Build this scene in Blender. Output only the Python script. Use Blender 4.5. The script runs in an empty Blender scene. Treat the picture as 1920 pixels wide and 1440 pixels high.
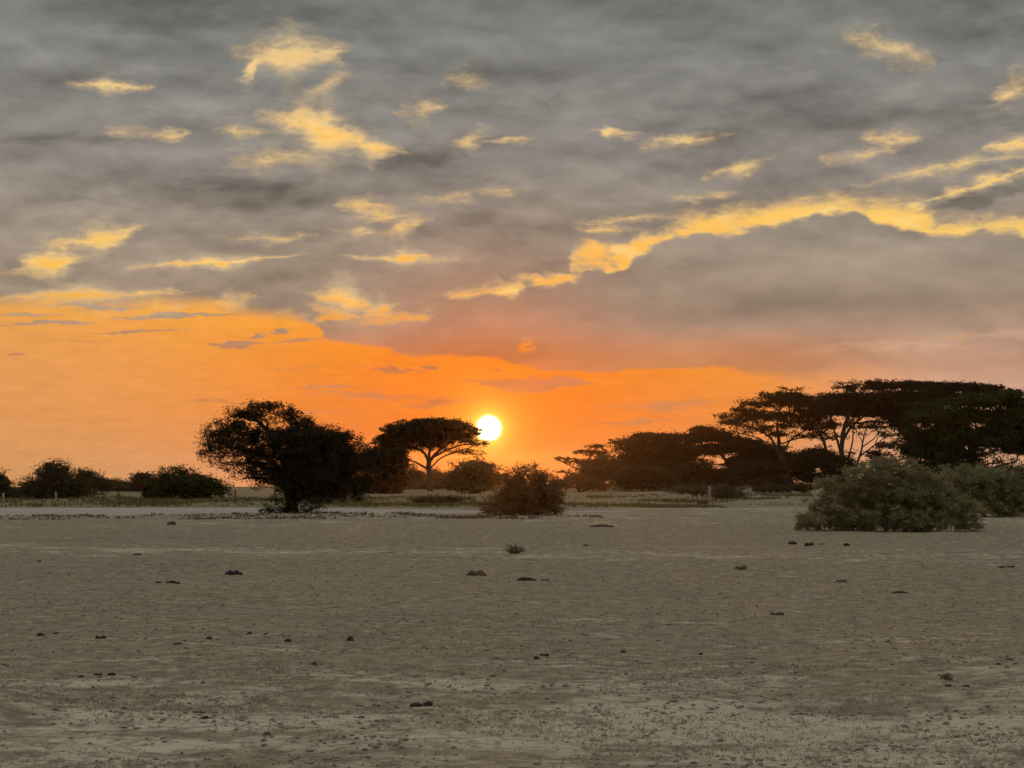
import bpy, math, random
import numpy as np
from mathutils import Vector

# ------------------------------------------------------------------ camera
S = bpy.context.scene
R = math.radians
FPX = 960.0 / math.tan(R(15.0))          # focal length in pixels of a 1920 wide frame
EYE = 885.0                              # image row of eye level
HCAM = 2.0
PITCH = math.atan((EYE - 720.0) / FPX)
cam_data = bpy.data.cameras.new('camera')
cam_data.sensor_width = 36.0
cam_data.lens = 18.0 / math.tan(R(15.0))
cam_data.clip_start = 0.1
cam_data.clip_end = 20000.0
cam = bpy.data.objects.new('camera', cam_data)
S.collection.objects.link(cam)
cam.location = (0, 0, HCAM)
cam.rotation_euler = (math.pi / 2 + PITCH, 0, 0)
S.camera = cam
CP, SP = math.cos(PITCH), math.sin(PITCH)


def ray(px, py):
    """direction of a photograph pixel (1920 x 1440) in the world"""
    a = (px - 960.0) / FPX
    b = (720.0 - py) / FPX
    return np.array([a, CP - b * SP, SP + b * CP])


def azel(px, py):
    d = ray(px, py)
    d = d / np.linalg.norm(d)
    return math.degrees(math.atan2(d[0], d[1])), math.degrees(math.asin(d[2]))


# ------------------------------------------------------------------ sky
SUN_AZ, SUN_EL = azel(916, 803)
SUN_DIR = ray(916, 803)
SUN_DIR = SUN_DIR / np.linalg.norm(SUN_DIR)


def s2l(c):
    return tuple(((v / 255.0) / 12.92 if v / 255.0 < 0.04045 else ((v / 255.0 + 0.055) / 1.055) ** 2.4) for v in c)


class NT:
    """small helper round a node tree"""

    def __init__(self, tree):
        self.t = tree

    def new(self, kind, **kw):
        n = self.t.nodes.new(kind)
        for k, v in kw.items():
            setattr(n, k, v)
        return n

    def put(self, sock, v):
        if v is None:
            return
        if isinstance(v, bpy.types.NodeSocket):
            self.t.links.new(v, sock)
        else:
            if isinstance(v, (tuple, list)) and sock.type == 'RGBA' and len(v) == 3:
                v = tuple(v) + (1.0,)
            sock.default_value = v

    def math(self, op, a, b=None, c=None, clamp=False):
        n = self.new('ShaderNodeMath', operation=op, use_clamp=clamp)
        self.put(n.inputs[0], a)
        self.put(n.inputs[1], b)
        self.put(n.inputs[2], c)
        return n.outputs[0]

    def vmath(self, op, a, b=None, scale=None):
        n = self.new('ShaderNodeVectorMath', operation=op)
        self.put(n.inputs[0], a)
        if b is not None:
            self.put(n.inputs[1], b)
        if scale is not None:
            self.put(n.inputs['Scale'], scale)
        return n.outputs['Value'] if op in ('LENGTH', 'DOT_PRODUCT', 'DISTANCE') else n.outputs[0]

    def smooth(self, v, a, b, lo=0.0, hi=1.0, kind='SMOOTHSTEP'):
        n = self.new('ShaderNodeMapRange', interpolation_type=kind)
        self.put(n.inputs[0], v)
        for i, x in enumerate((a, b, lo, hi)):
            self.put(n.inputs[i + 1], x)
        return n.outputs[0]

    def mix(self, f, a, b, blend='MIX'):
        n = self.new('ShaderNodeMix', data_type='RGBA', blend_type=blend)
        self.put(n.inputs[0], f)
        self.put(n.inputs[6], a)
        self.put(n.inputs[7], b)
        return n.outputs[2]

    def noise(self, vec, scale, detail=4.0, rough=0.55, dist=0.0, color=False):
        n = self.new('ShaderNodeTexNoise')
        self.put(n.inputs['Vector'], vec)
        n.inputs['Scale'].default_value = scale
        n.inputs['Detail'].default_value = detail
        n.inputs['Roughness'].default_value = rough
        n.inputs['Distortion'].default_value = dist
        return n.outputs['Color'] if color else n.outputs['Fac']

    def ramp(self, f, stops, interp='LINEAR'):
        n = self.new('ShaderNodeValToRGB')
        cr = n.color_ramp
        cr.interpolation = interp
        while len(cr.elements) > 1:
            cr.elements.remove(cr.elements[0])
        for i, (p, c) in enumerate(stops):
            e = cr.elements[0] if i == 0 else cr.elements.new(p)
            e.position = p
            e.color = tuple(c) + (1.0,) if len(c) == 3 else c
        self.put(n.inputs[0], f)
        return n.outputs[0]

    def curve(self, f, pts):
        """piecewise linear curve through pts given in 0..1 x 0..1"""
        n = self.new('ShaderNodeFloatCurve')
        self.put(n.inputs['Value'], f)
        cm = n.mapping
        cm.use_clip = False
        cv = cm.curves[0]
        while len(cv.points) < len(pts):
            cv.points.new(0.5, 0.5)
        for p, (x, y) in zip(cv.points, pts):
            p.location = (x, y)
            p.handle_type = 'VECTOR'
        cm.update()
        return n.outputs[0]


world = bpy.data.worlds.new('World')
S.world = world
world.use_nodes = True
wt = world.node_tree
wt.nodes.clear()
W = NT(wt)

PXD = math.degrees(1.0 / FPX)             # degrees per photograph pixel near the axis
tc = W.new('ShaderNodeTexCoord').outputs['Generated']
dirn = W.vmath('NORMALIZE', tc)
sep = W.new('ShaderNodeSeparateXYZ')
W.put(sep.inputs[0], dirn)
dx, dy, dz = sep.outputs
az = W.math('MULTIPLY', W.math('ARCTAN2', dx, dy), 180 / math.pi)
el = W.math('MULTIPLY', W.math('ARCSINE', dz), 180 / math.pi)
comb = W.new('ShaderNodeCombineXYZ')
W.put(comb.inputs[0], az)
W.put(comb.inputs[1], el)
uv0 = comb.outputs[0]
flatdir = W.vmath('MULTIPLY', dirn, (1.0, 1.0, 2.6))
# the air pushes the cloud edges about
wcol = W.noise(flatdir, 34.0, 4.0, 0.62, color=True)
wv = W.vmath('MULTIPLY', W.vmath('SUBTRACT', wcol, (0.5, 0.5, 0.5)), (1.5, 0.62, 0.0))
uv = W.vmath('ADD', uv0, wv)
wfine = W.vmath('MULTIPLY', W.vmath('SUBTRACT', W.noise(flatdir, 150.0, 3.0, 0.6, color=True), (0.5, 0.5, 0.5)), (0.45, 0.22, 0.0))
uv = W.vmath('ADD', uv, wfine)
sepw = W.new('ShaderNodeSeparateXYZ')
W.put(sepw.inputs[0], uv)
azw, elw = sepw.outputs[0], sepw.outputs[1]
nbreak = W.math('SUBTRACT', W.noise(W.vmath('MULTIPLY', dirn, (1, 1, 2.2)), 62.0, 8.0, 0.68), 0.5)
# heaped cloud tops
vor = W.new('ShaderNodeTexVoronoi', feature='SMOOTH_F1')
W.put(vor.inputs['Vector'], W.vmath('ADD', W.vmath('MULTIPLY', dirn, (1, 1, 1.5)), W.vmath('SCALE', wfine, scale=0.012)))
vor.inputs['Scale'].default_value = 62.0
vor.inputs['Smoothness'].default_value = 0.35
puff = W.math('SUBTRACT', 0.5, vor.outputs['Distance'])


RA0, RA1 = -16.2, 16.2


def blob_field(blobs, c_az, c_el, wide=None):
    """largest of the tents w * (1 - |along| - |across|) over tilted patches placed on the sky by azimuth and elevation;
    patches that do not overlap in azimuth share one lookup ramp (elevation, height, slope)"""
    items = []
    for (cx, cy, rx, ry, ang_, w) in blobs:
        a, e = azel(cx, cy)
        h = max(rx * abs(math.cos(R(ang_))), 16) * PXD
        a0, a1 = max(RA0 + .02, a - h), min(RA1 - .02, a + h)
        t = math.tan(R(ang_))
        items.append((a0, a, a1, e, t, w, w / (ry * 1.12 * PXD)))
    items.sort()
    lanes = []
    for it in items:
        for ln in lanes:
            if ln[-1][2] + 0.42 < it[0] and len(ln) < 6:
                ln.append(it)
                break
        else:
            lanes.append([it])
    acc = acc2 = None
    for ln in lanes:
        stops = []
        for (a0, a, a1, e, t, w, sl) in ln:
            for q, hgt in ((a0 - .13, -.45), (a0, 0.0), (a, w), (a1, 0.0), (a1 + .13, -.45)):
                if RA0 < q < RA1:
                    stops.append(((q - RA0) / (RA1 - RA0), ((e + (q - a) * t) / 16.0, hgt + 0.5, sl * 0.04)))
        src = c_az
        if acc is not None:               # chained, so that the shader compiler works through the ramps one by one
            src = W.math('MULTIPLY_ADD', acc, 1e-7, c_az)
        rp = W.ramp(src, stops)
        sc = W.new('ShaderNodeSeparateXYZ')
        W.put(sc.inputs[0], rp)
        d = W.math('ABSOLUTE', W.math('SUBTRACT', c_el, sc.outputs[0]))
        d = W.math('MULTIPLY', d, sc.outputs[2])
        f = W.math('MULTIPLY_ADD', d, -16.0 / 0.04, sc.outputs[1])
        acc = f if acc is None else W.math('MAXIMUM', acc, f)
        if wide:                          # the same patches with gentler flanks
            f2 = W.math('MULTIPLY_ADD', d, -16.0 / 0.04 * wide, sc.outputs[1])
            acc2 = f2 if acc2 is None else W.math('MAXIMUM', acc2, f2)
    if wide:
        return W.math('SUBTRACT', acc, 0.5), W.math('SUBTRACT', acc2, 0.5)
    return W.math('SUBTRACT', acc, 0.5)


def sky_coord(vec):
    sp_ = W.new('ShaderNodeSeparateXYZ')
    W.put(sp_.inputs[0], vec)
    return W.smooth(sp_.outputs[0], RA0, RA1, kind='LINEAR'), W.math('DIVIDE', sp_.outputs[1], 16.0)


uva, uve = sky_coord(uv)


GAPS = [
    (545, 100, 120, 34, 2, 1.0), (478, 118, 42, 26, 40, .9), (595, 108, 60, 16, -10, .7),
    (205, 161, 66, 15, -3, .95), (312, 254, 50, 9, 4, .8), (262, 250, 80, 11, -2, .45),
    (600, 245, 128, 42, -16, 1.15), (700, 279, 72, 17, -4, 1.1), (560, 215, 50, 22, 10, .8), (455, 246, 70, 11, -3, .6),
    (505, 299, 90, 16, 4, .5), (892, 265, 44, 14, 12, .85), (950, 266, 60, 6, 6, .6),
    (1136, 246, 26, 13, 0, .9), (1172, 251, 46, 5, -2, .5), (1290, 264, 100, 9, 6, .6),
    (1395, 315, 80, 11, 17, .75), (1675, 259, 64, 14, -2, .75), (1620, 288, 90, 9, 9, .42),
    (1868, 180, 34, 15, 18, .8), (1895, 165, 40, 22, 30, .45), (1900, 270, 80, 10, 10, .9),
    (1800, 309, 210, 11, 9, .8), (1850, 340, 170, 11, 14, 1.0),
    (1180, 408, 120, 7, 3, .7), (1130, 425, 60, 8, 0, .6),
    (185, 446, 95, 20, 14, 1.2), (98, 492, 78, 22, 12, 1.2), (60, 508, 60, 9, 2, .6),
    (400, 492, 175, 10, 5, 1.1), (745, 483, 92, 11, -1, 1.0), (820, 486, 50, 7, 0, .6),
    (668, 436, 46, 8, -2, .7), (755, 424, 60, 18, 12, .75), (695, 388, 60, 20, -8, .6), (720, 408, 80, 8, 5, .6),
    (150, 556, 210, 16, 4, 1.1), (440, 564, 66, 16, 14, .8), (470, 605, 160, 8, 2, .8),
    (648, 563, 84, 26, -10, 1.2), (708, 579, 50, 14, 12, 1.1), (690, 606, 90, 12, 4, .75),
    (500, 445, 80, 8, 0, .5), (560, 440, 40, 6, 0, .45),
    (790, 205, 46, 15, 3, .5), (872, 148, 44, 17, 0, .55), (1660, 90, 84, 20, -22, .5), (610, 160, 40, 16, 30, .55),
    (980, 650, 34, 17, 22, 1.0), (1790, 633, 120, 10, 0, .5),
    (1330, 370, 70, 6, 4, .45), (880, 365, 110, 7, 8, .35),
]
GAPS = [(x, y, rx if w > 0.86 else rx * 0.9, ry * 0.84, an, w if w > 0.86 else w * 0.76) for (x, y, rx, ry, an, w) in GAPS]
gfield, gwide = blob_field(GAPS, uva, uve, 0.36)
# the long bright break above the big bank of cloud on the right: its lower and upper edges
AZ0, AZ1 = azel(800, 500)[0], azel(2400, 500)[0]
EL0, EL1 = 0.0, 14.0
low = [(800, 600), (830, 565), (870, 560), (930, 553), (1000, 540), (1060, 524), (1110, 521), (1170, 503), (1230, 456), (1290, 444),
       (1370, 435), (1450, 426), (1520, 411), (1580, 404), (1606, 399), (1640, 416), (1700, 432), (1740, 438), (1800, 430),
       (1860, 430), (1930, 446), (2100, 420), (2400, 450)]
up = [(800, 575), (830, 550), (870, 543), (930, 526), (1000, 506), (1060, 488), (1078, 460), (1120, 436), (1200, 424), (1280, 401),
      (1400, 380), (1500, 365), (1560, 359), (1650, 367), (1710, 368), (1750, 398), (1820, 404), (1930, 396), (2100, 400), (2400, 460)]


def edge(coord, pts):
    f = W.smooth(coord, AZ0, AZ1, kind='LINEAR')
    return W.math('MULTIPLY', W.curve(f, [((azel(x, y)[0] - AZ0) / (AZ1 - AZ0), azel(x, y)[1] / EL1) for x, y in pts]), EL1)


azs = W.math('ADD', az, W.math('MULTIPLY', W.math('SUBTRACT', azw, az), 0.55))
els = W.math('ADD', el, W.math('MULTIPLY', W.math('SUBTRACT', elw, el), 0.75))
f_low = W.math('DIVIDE', W.math('SUBTRACT', W.math('MULTIPLY_ADD', puff, -0.42, W.math('ADD', els, 0.06)), edge(azs, low)), 0.16)
f_up = W.math('DIVIDE', W.math('SUBTRACT', edge(azw, up), elw), 0.50)
river = W.math('MINIMUM', W.math('MINIMUM', f_low, f_up), 1.25)
nmid = W.noise(W.vmath('MULTIPLY', dirn, (1, 1, 1.8)), 38.0, 3.0, 0.6)
river = W.math('SUBTRACT', river, W.math('MULTIPLY', W.smooth(az, azel(1400, 450)[0], azel(1080, 450)[0], 0.25, 1.0), W.smooth(nmid, 0.42, 0.66, 0.0, 1.15)))
# beyond the frame the cover goes on, with breaks where the noise opens it
floor_ = W.smooth(W.math('ABSOLUTE', az), 15.0, 19.0, -0.8, -0.08)
gsum = W.math('MAXIMUM', W.math('MAXIMUM', gfield, river), floor_)
gsum = W.math('ADD', gsum, W.math('MULTIPLY', nbreak, 1.9))
gap = W.smooth(gsum, 0.0, 1.15)
halo = W.smooth(W.math('ADD', gwide, W.math('MULTIPLY', nbreak, 1.5)), -0.05, 1.0, 0.0, 0.55)

# lower edge of the cloud cover
BA0, BA1 = azel(-300, 600)[0], azel(2300, 600)[0]
base_pts = [(-300, 560), (0, 578), (90, 572), (160, 584), (300, 572), (400, 574), (440, 590), (560, 598), (600, 612), (612, 640), (700, 651),
            (780, 668), (860, 669), (915, 670), (960, 684), (1030, 696), (1100, 699), (1200, 694), (1340, 689), (1400, 704), (1480, 714), (1600, 709),
            (1760, 738), (1950, 790), (2300, 820)]
bf = W.smooth(W.math('ADD', az, W.math('MULTIPLY', W.math('SUBTRACT', azw, az), 0.5)), BA0, BA1, kind='LINEAR')
bcv = W.math('MULTIPLY', W.curve(bf, [((azel(x, y)[0] - BA0) / (BA1 - BA0), azel(x, y)[1] / EL1) for x, y in base_pts]), EL1)
elb = W.math('MULTIPLY_ADD', puff, 0.10, W.math('ADD', el, W.math('MULTIPLY', W.math('SUBTRACT', elw, el), 0.55)))
over = W.math('SUBTRACT', elb, bcv)
soft = W.math('ADD', W.smooth(az, azel(1300, 600)[0], azel(1700, 600)[0], 0.10, 0.8), W.smooth(az, azel(640, 600)[0], azel(480, 600)[0], 0.0, 0.34))
cover = W.smooth(W.math('DIVIDE', over, soft), -0.5, 1.0)
CLOUDLETS = [
    (440, 648, 70, 12, 3, 1.0), (470, 628, 30, 8, 20, .6), (520, 621, 44, 7, 4, .8), (50, 590, 110, 7, 2, .6), (180, 575, 150, 9, 2, .7),
    (40, 661, 30, 5, 0, .6), (60, 628, 70, 4, 0, .4), (985, 719, 160, 18, 1, 1.2), (1060, 712, 90, 12, -2, .9), (802, 685, 30, 6, 0, .9),
    (928, 695, 24, 5, 0, .8), (820, 757, 120, 14, 2, .55), (700, 742, 240, 12, -2, .45), (1250, 760, 240, 18, 2, .4), (620, 726, 160, 6, 0, .5),
    (1180, 790, 160, 9, 3, .42), (420, 752, 220, 7, -1, .36), (150, 640, 160, 6, 2, .3), (600, 770, 200, 7, 2, .35), (560, 690, 150, 5, 2, .35), (330, 592, 190, 9, 2, .8), (90, 606, 140, 7, 3, .7), (250, 622, 200, 6, 1, .45), (560, 640, 120, 7, 4, .5), (740, 690, 120, 7, -3, .5), (1080, 840, 120, 8, 2, .4),
]
cfield = W.math('ADD', blob_field(CLOUDLETS, uva, uve), W.math('MULTIPLY', nbreak, 0.4))
clets = W.smooth(cfield, 0.06, 0.5)
cover = W.math('MAXIMUM', W.math('MULTIPLY', cover, W.math('SUBTRACT', 1.0, gap)), clets)

# angle from the sun
sdot = W.vmath('DOT_PRODUCT', dirn, tuple(SUN_DIR))
sang = W.math('MULTIPLY', W.math('ARCCOSINE', W.math('MINIMUM', sdot, 1.0)), 180 / math.pi)


def glow(width, p=2.0):
    return W.math('EXPONENT', W.math('MULTIPLY', W.math('POWER', W.math('DIVIDE', sang, width), p), -1.0))


def elramp(stops):
    """stops: (photograph row, sRGB colour) -> colour by elevation"""
    f = W.smooth(el, 0.0, 16.0, kind='LINEAR')
    st = sorted((max(0.0, azel(960, y)[1] / 16.0), s2l(c)) for y, c in stops)
    return W.ramp(f, st)


nish = W.new('ShaderNodeTexSky', sky_type='NISHITA')
nish.sun_disc = False
nish.sun_elevation = R(SUN_EL)
nish.sun_rotation = R(SUN_AZ)
nish.altitude = 1100.0
nish.air_density = 1.6
nish.dust_density = 6.0
nish.ozone_density = 1.0
nsky = W.vmath('SCALE', nish.outputs[0], scale=0.022)

# clear air
clear_a = elramp([(885, (214, 164, 122)), (830, (222, 156, 98)), (770, (224, 148, 80)), (690, (226, 150, 70)), (600, (232, 160, 70)), (520, (247, 195, 92)), (430, (252, 208, 108)), (200, (252, 214, 130)), (0, (226, 205, 160))])
clear = W.mix(W.math('MULTIPLY', glow(7.0), 0.9), clear_a, s2l((216, 106, 27)))
clear = W.mix(W.math('MULTIPLY', W.math('MULTIPLY', glow(7.5), W.smooth(el, 3.6, 5.6)), 0.9), clear, s2l((250, 196, 86)))
clear = W.mix(W.math('MULTIPLY', W.smooth(az, azel(620, 700)[0], azel(-40, 700)[0], 0.0, 0.75), W.smooth(el, 5.6, 3.0)), clear, s2l((222, 160, 100)))
# away from the sunset the low sky turns to dusk grey
clear = W.mix(W.smooth(sang, 22.0, 80.0), clear, s2l((140, 132, 130)))
rightside = W.smooth(az, azel(1380, 700)[0], azel(1800, 700)[0])
clear = W.mix(W.math('MULTIPLY', rightside, W.smooth(el, 5.0, 2.5)), clear, s2l((214, 166, 132)))
nsh2_ = W.noise(W.vmath('MULTIPLY', dirn, (1, 1, 2.8)), 40.0, 5.0, 0.55)
veil = W.noise(W.vmath('MULTIPLY', dirn, (1, 1, 4.5)), 60.0, 4.0, 0.6)
clear = W.vmath('SCALE', clear, scale=W.smooth(veil, 0.3, 0.7, 0.80, 0.94, kind='LINEAR'))
clear = W.vmath('ADD', clear, nsky)
clear = W.mix(W.math('MULTIPLY', W.smooth(nsh2_, 0.5, 0.72, 0.0, 0.6), W.smooth(el, 4.0, 6.0)), clear, s2l((255, 224, 150)))

# cloud
nsh = W.noise(W.vmath('MULTIPLY', dirn, (1, 1, 3.4)), 13.0, 5.0, 0.52)
nsh2 = nsh2_
cloud_a = elramp([(885, (214, 168, 138)), (740, (206, 162, 134)), (690, (196, 150, 122)), (640, (176, 142, 120)), (560, (158, 138, 119)), (450, (154, 140, 124)), (330, (141, 133, 124)), (200, (134, 131, 125)), (80, (124, 124, 118)), (0, (116, 117, 114))])
cloud_a = W.mix(W.math('MULTIPLY', W.smooth(el, 4.6, 3.2), W.math('SUBTRACT', 1.0, rightside)), cloud_a, s2l((198, 132, 88)))
cloud = W.mix(W.math('MULTIPLY', glow(3.6), 0.9), cloud_a, s2l((206, 106, 56)))
DARK = [(1540, 205, 380, 62, -4, 1.1), (1790, 225, 220, 38, 0, 1.0), (400, 370, 400, 48, 2, 1.1), (800, 300, 170, 46, 0, 1.0), (120, 262, 240, 26, 0, .8),
        (300, 20, 420, 60, 2, 1.0), (1850, 60, 300, 60, 0, .8), (1840, 372, 150, 26, 9, 1.6), (1540, 570, 480, 80, 0, .5), (1030, 190, 70, 60, 10, .5),
        (120, 150, 260, 40, 4, .6), (900, 430, 220, 60, 0, .9), (480, 520, 250, 40, 3, .4), (1560, 320, 140, 30, 10, .5)]
LIGHT = [(1120, 60, 240, 60, 0, .8), (1650, 470, 340, 50, 0, .8), (350, 190, 220, 40, 5, .6), (940, 190, 120, 50, 0, .5), (1500, 120, 240, 40, 8, .5),
         (960, 350, 140, 24, 8, .6), (200, 320, 260, 26, 0, .5), (1600, 285, 220, 30, 8, .5), (560, 330, 160, 20, 0, .4), (680, 60, 200, 30, 2, .6),
         (1650, 650, 260, 16, 0, .9), (1880, 630, 120, 12, 0, .9), (300, 450, 160, 30, 5, .5)]
uvs = W.vmath('ADD', uv0, W.vmath('SCALE', wv, scale=1.6))
usa, use = sky_coord(uvs)
dk = W.smooth(blob_field(DARK, usa, use), 0.0, 0.8)
lt = W.smooth(blob_field(LIGHT, usa, use), 0.0, 0.8)
shade = W.math('ADD', 1.0, W.math('MULTIPLY', W.math('SUBTRACT', nsh, 0.5), 0.72))
shade = W.math('ADD', shade, W.math('MULTIPLY', W.math('SUBTRACT', nsh2, 0.5), 0.30))
shade = W.math('ADD', shade, W.math('MULTIPLY', dk, -0.30))
shade = W.math('ADD', shade, W.math('MULTIPLY', lt, 0.20))
# higher up the cover thins and lets more daylight down
rel_a = W.noise(W.vmath('MULTIPLY', dirn, (1, 1, 2.6)), 24.0, 5.0, 0.56)
rel_b = W.noise(W.vmath('ADD', W.vmath('MULTIPLY', dirn, (1, 1, 2.6)), (0.0, 0.0, -0.018)), 24.0, 5.0, 0.56)
shade = W.math('ADD', shade, W.math('MULTIPLY', W.math('SUBTRACT', rel_a, rel_b), W.smooth(W.math('MULTIPLY_ADD', az, -0.12, el), 4.0, 7.6, 0.22, 0.95)))
shade = W.math('ADD', shade, W.math('MULTIPLY', puff, 0.07))
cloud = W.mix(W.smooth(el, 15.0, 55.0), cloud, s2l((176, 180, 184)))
cloud = W.vmath('SCALE', cloud, scale=shade)
# thin edges of the cloud let the light through
thin = W.smooth(gsum, -0.45, 0.35, 0.0, 0.36)
thin = W.math('MULTIPLY', thin, W.smooth(elw, 3.5, 5.5))
cloud = W.mix(thin, cloud, s2l((226, 186, 128)))
cloud = W.mix(W.math('MULTIPLY', halo, W.smooth(el, 3.5, 5.5)), cloud, s2l((216, 190, 146)))

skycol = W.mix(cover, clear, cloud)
rim = W.math('MULTIPLY', W.math('MULTIPLY', gap, W.math('SUBTRACT', 1.0, gap)), W.smooth(el, 3.8, 6.0, 0.0, 1.0))
skycol = W.vmath('ADD', skycol, W.vmath('SCALE', s2l((255, 214, 120)), scale=W.math('MULTIPLY', rim, 0.22)))
# the sun, the glare round it in the dusty air
skycol = W.vmath('ADD', skycol, W.vmath('SCALE', (1.0, 0.38, 0.01), scale=W.math('MULTIPLY', glow(1.0, 1.5), 0.26)))
sunedge = W.math('ADD', sang, W.math('MULTIPLY', nbreak, 0.10))
disc = W.smooth(sunedge, 0.43, 0.27)
skycol = W.vmath('ADD', skycol, W.vmath('SCALE', (6.0, 4.6, 2.6), scale=disc))
corona = glow(0.46, 2.4)
skycol = W.vmath('ADD', skycol, W.vmath('SCALE', (1.0, 0.75, 0.12), scale=W.math('MULTIPLY', W.math('ADD', corona, W.math('MULTIPLY', glow(0.8, 1.4), 0.5)), 0.8)))
# below the horizon: the far plain
skycol = W.mix(W.smooth(dz, -0.012, -0.05), skycol, (0.12, 0.10, 0.075))
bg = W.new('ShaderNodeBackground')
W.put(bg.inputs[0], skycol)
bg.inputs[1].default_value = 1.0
wo = W.new('ShaderNodeOutputWorld')
wt.links.new(bg.outputs[0], wo.inputs[0])
world.cycles.sampling_method = 'NONE'     # a broad soft sky: the sun is the lamp below

sun_data = bpy.data.lights.new('sun', 'SUN')
sun_data.energy = 0.5
sun_data.angle = R(0.5)
sun_data.color = (1.0, 0.36, 0.08)
sun = bpy.data.objects.new('sun', sun_data)
S.collection.objects.link(sun)
sun.location = (0, 0, 60)
sun.rotation_euler = Vector(-SUN_DIR).to_track_quat('-Z', 'Y').to_euler()

S.view_settings.view_transform = 'Standard'
S.view_settings.look = 'None'
S.view_settings.exposure = 0.0
S.view_settings.gamma = 1.0
S.view_settings.use_curve_mapping = False
S.render.engine = 'CYCLES'
S.cycles.max_bounces = 4
S.cycles.diffuse_bounces = 2
S.cycles.glossy_bounces = 1
S.cycles.transmission_bounces = 2
S.cycles.volume_bounces = 0
S.cycles.use_denoising = True
S.cycles.use_adaptive_sampling = True
S.cycles.adaptive_threshold = 0.02
S.cycles.adaptive_min_samples = 8

# ------------------------------------------------------------------ helpers
COL = S.collection


def hash2(ix, iy, seed):
    h = (ix.astype(np.int64) * 374761393 + iy.astype(np.int64) * 668265263 + seed * 974634777) & 0xFFFFFFFF
    h = ((h ^ (h >> 13)) * 1274126177) & 0xFFFFFFFF
    return ((h ^ (h >> 16)) & 0xFFFFFF) / float(0xFFFFFF)


def vnoise(x, y, seed=0):
    ix, iy = np.floor(x), np.floor(y)
    fx, fy = x - ix, y - iy
    fx = fx * fx * (3 - 2 * fx)
    fy = fy * fy * (3 - 2 * fy)
    a, b = hash2(ix, iy, seed), hash2(ix + 1, iy, seed)
    c, d = hash2(ix, iy + 1, seed), hash2(ix + 1, iy + 1, seed)
    return (a + (b - a) * fx) * (1 - fy) + (c + (d - c) * fx) * fy - 0.5


def fbm(x, y, seed=0, octv=4, gain=0.5):
    t, amp = 0.0, 1.0
    for i in range(octv):
        t = t + amp * vnoise(x, y, seed + i * 17)
        x, y, amp = x * 2.03 + 7.1, y * 2.03 + 3.3, amp * gain
    return t


def sstep(a, b, v):
    t = np.clip((v - a) / (b - a), 0, 1)
    return t * t * (3 - 2 * t)


def track_edges(X):
    near = 86.0 + 1.6 * fbm(X / 9.0, X * 0 + 3.0, 5) + 0.12 * np.maximum(X + 12, 0) * 0.6
    far = 106.0 + 2.0 * fbm(X / 12.0, X * 0 + 9.0, 6) - 0.05 * np.maximum(X + 12, 0)
    return near, far


def terrain(X, Y):
    X = np.asarray(X, dtype=float)
    Y = np.asarray(Y, dtype=float)
    r = np.sqrt(X * X + Y * Y)
    z = 0.36 * sstep(150, 235, Y) * sstep(2, 26, X)
    z = z - 0.0085 * np.maximum(0, r - 262) - 0.00002 * 0
    near, far = track_edges(X)
    on_left = 1 - sstep(-2, 10, X)
    z = z + 0.34 * sstep(far - 0.4, far + 1.6, Y) * (1 - sstep(far + 16, far + 40, Y)) * on_left * (0.75 + 0.9 * fbm(X / 5, Y / 9, 31, 3))
    z = z + 0.16 * on_left * np.exp(-((Y - near + 1.6) / 1.2) ** 2) * (0.6 + 1.3 * vnoise(X / 2.6, Y / 2.0, 41))
    tr = sstep(near - 0.5, near + 0.5, Y) * (1 - sstep(far - 0.6, far, Y)) * (1 - sstep(-3, 3, X))
    rough = 1 - 0.85 * tr
    z = z + rough * (0.10 * fbm(X / 7.0, Y / 7.0, 1, 3) + 0.045 * fbm(X / 1.6, Y / 1.6, 2, 3))
    k = 1 - sstep(60, 120, r)
    z = z + k * (0.026 * fbm(X / 0.55, Y / 0.55, 3, 4, 0.6))
    return z


def ground_at(px, py):
    d = ray(px, py)
    t = np.exp(np.linspace(math.log(8.0), math.log(700.0), 6000))
    P = d[None, :] * t[:, None]
    hit = (P[:, 2] + HCAM) <= terrain(P[:, 0], P[:, 1])
    i = int(np.argmax(hit)) if hit.any() else len(t) - 1
    p = P[i]
    return np.array([p[0], p[1], float(terrain(p[0], p[1]))])


def at(px, py, Y):
    d = ray(px, py)
    p = d * (Y / d[1])
    return np.array([p[0], p[1], p[2] + HCAM])


def np_mesh(name, verts, faces_list, smooth=False):
    """verts (n,3); faces_list: list of int arrays (m,k)"""
    me = bpy.data.meshes.new(name)
    verts = np.ascontiguousarray(verts, dtype=np.float32)
    me.vertices.add(len(verts))
    me.vertices.foreach_set('co', verts.ravel())
    loops = np.concatenate([f.ravel() for f in faces_list]).astype(np.int32)
    sizes = np.concatenate([np.full(len(f), f.shape[1]) for f in faces_list]).astype(np.int32)
    starts = np.concatenate([[0], np.cumsum(sizes)[:-1]]).astype(np.int32)
    me.loops.add(len(loops))
    me.loops.foreach_set('vertex_index', loops)
    me.polygons.add(len(sizes))
    me.polygons.foreach_set('loop_start', starts)
    me.polygons.foreach_set('loop_total', sizes)
    if smooth:
        me.polygons.foreach_set('use_smooth', np.ones(len(sizes), dtype=bool))
    me.update(calc_edges=True)
    return me


def link(name, me, mat, parent=None):
    o = bpy.data.objects.new(name, me)
    COL.objects.link(o)
    if me is not None and mat is not None and len(me.materials) == 0:
        me.materials.append(mat)
    if parent is not None:
        o.parent = parent
    return o


def tag(o, label=None, cat=None, group=None, kind=None):
    if label:
        o['label'] = label
    if cat:
        o['category'] = cat
    if group:
        o['group'] = group
    if kind:
        o['kind'] = kind
    return o


def new_mat(name):
    m = bpy.data.materials.new(name)
    m.use_nodes = True
    m.node_tree.nodes.clear()
    n = NT(m.node_tree)
    out = n.new('ShaderNodeOutputMaterial')
    return m, n, out


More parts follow.
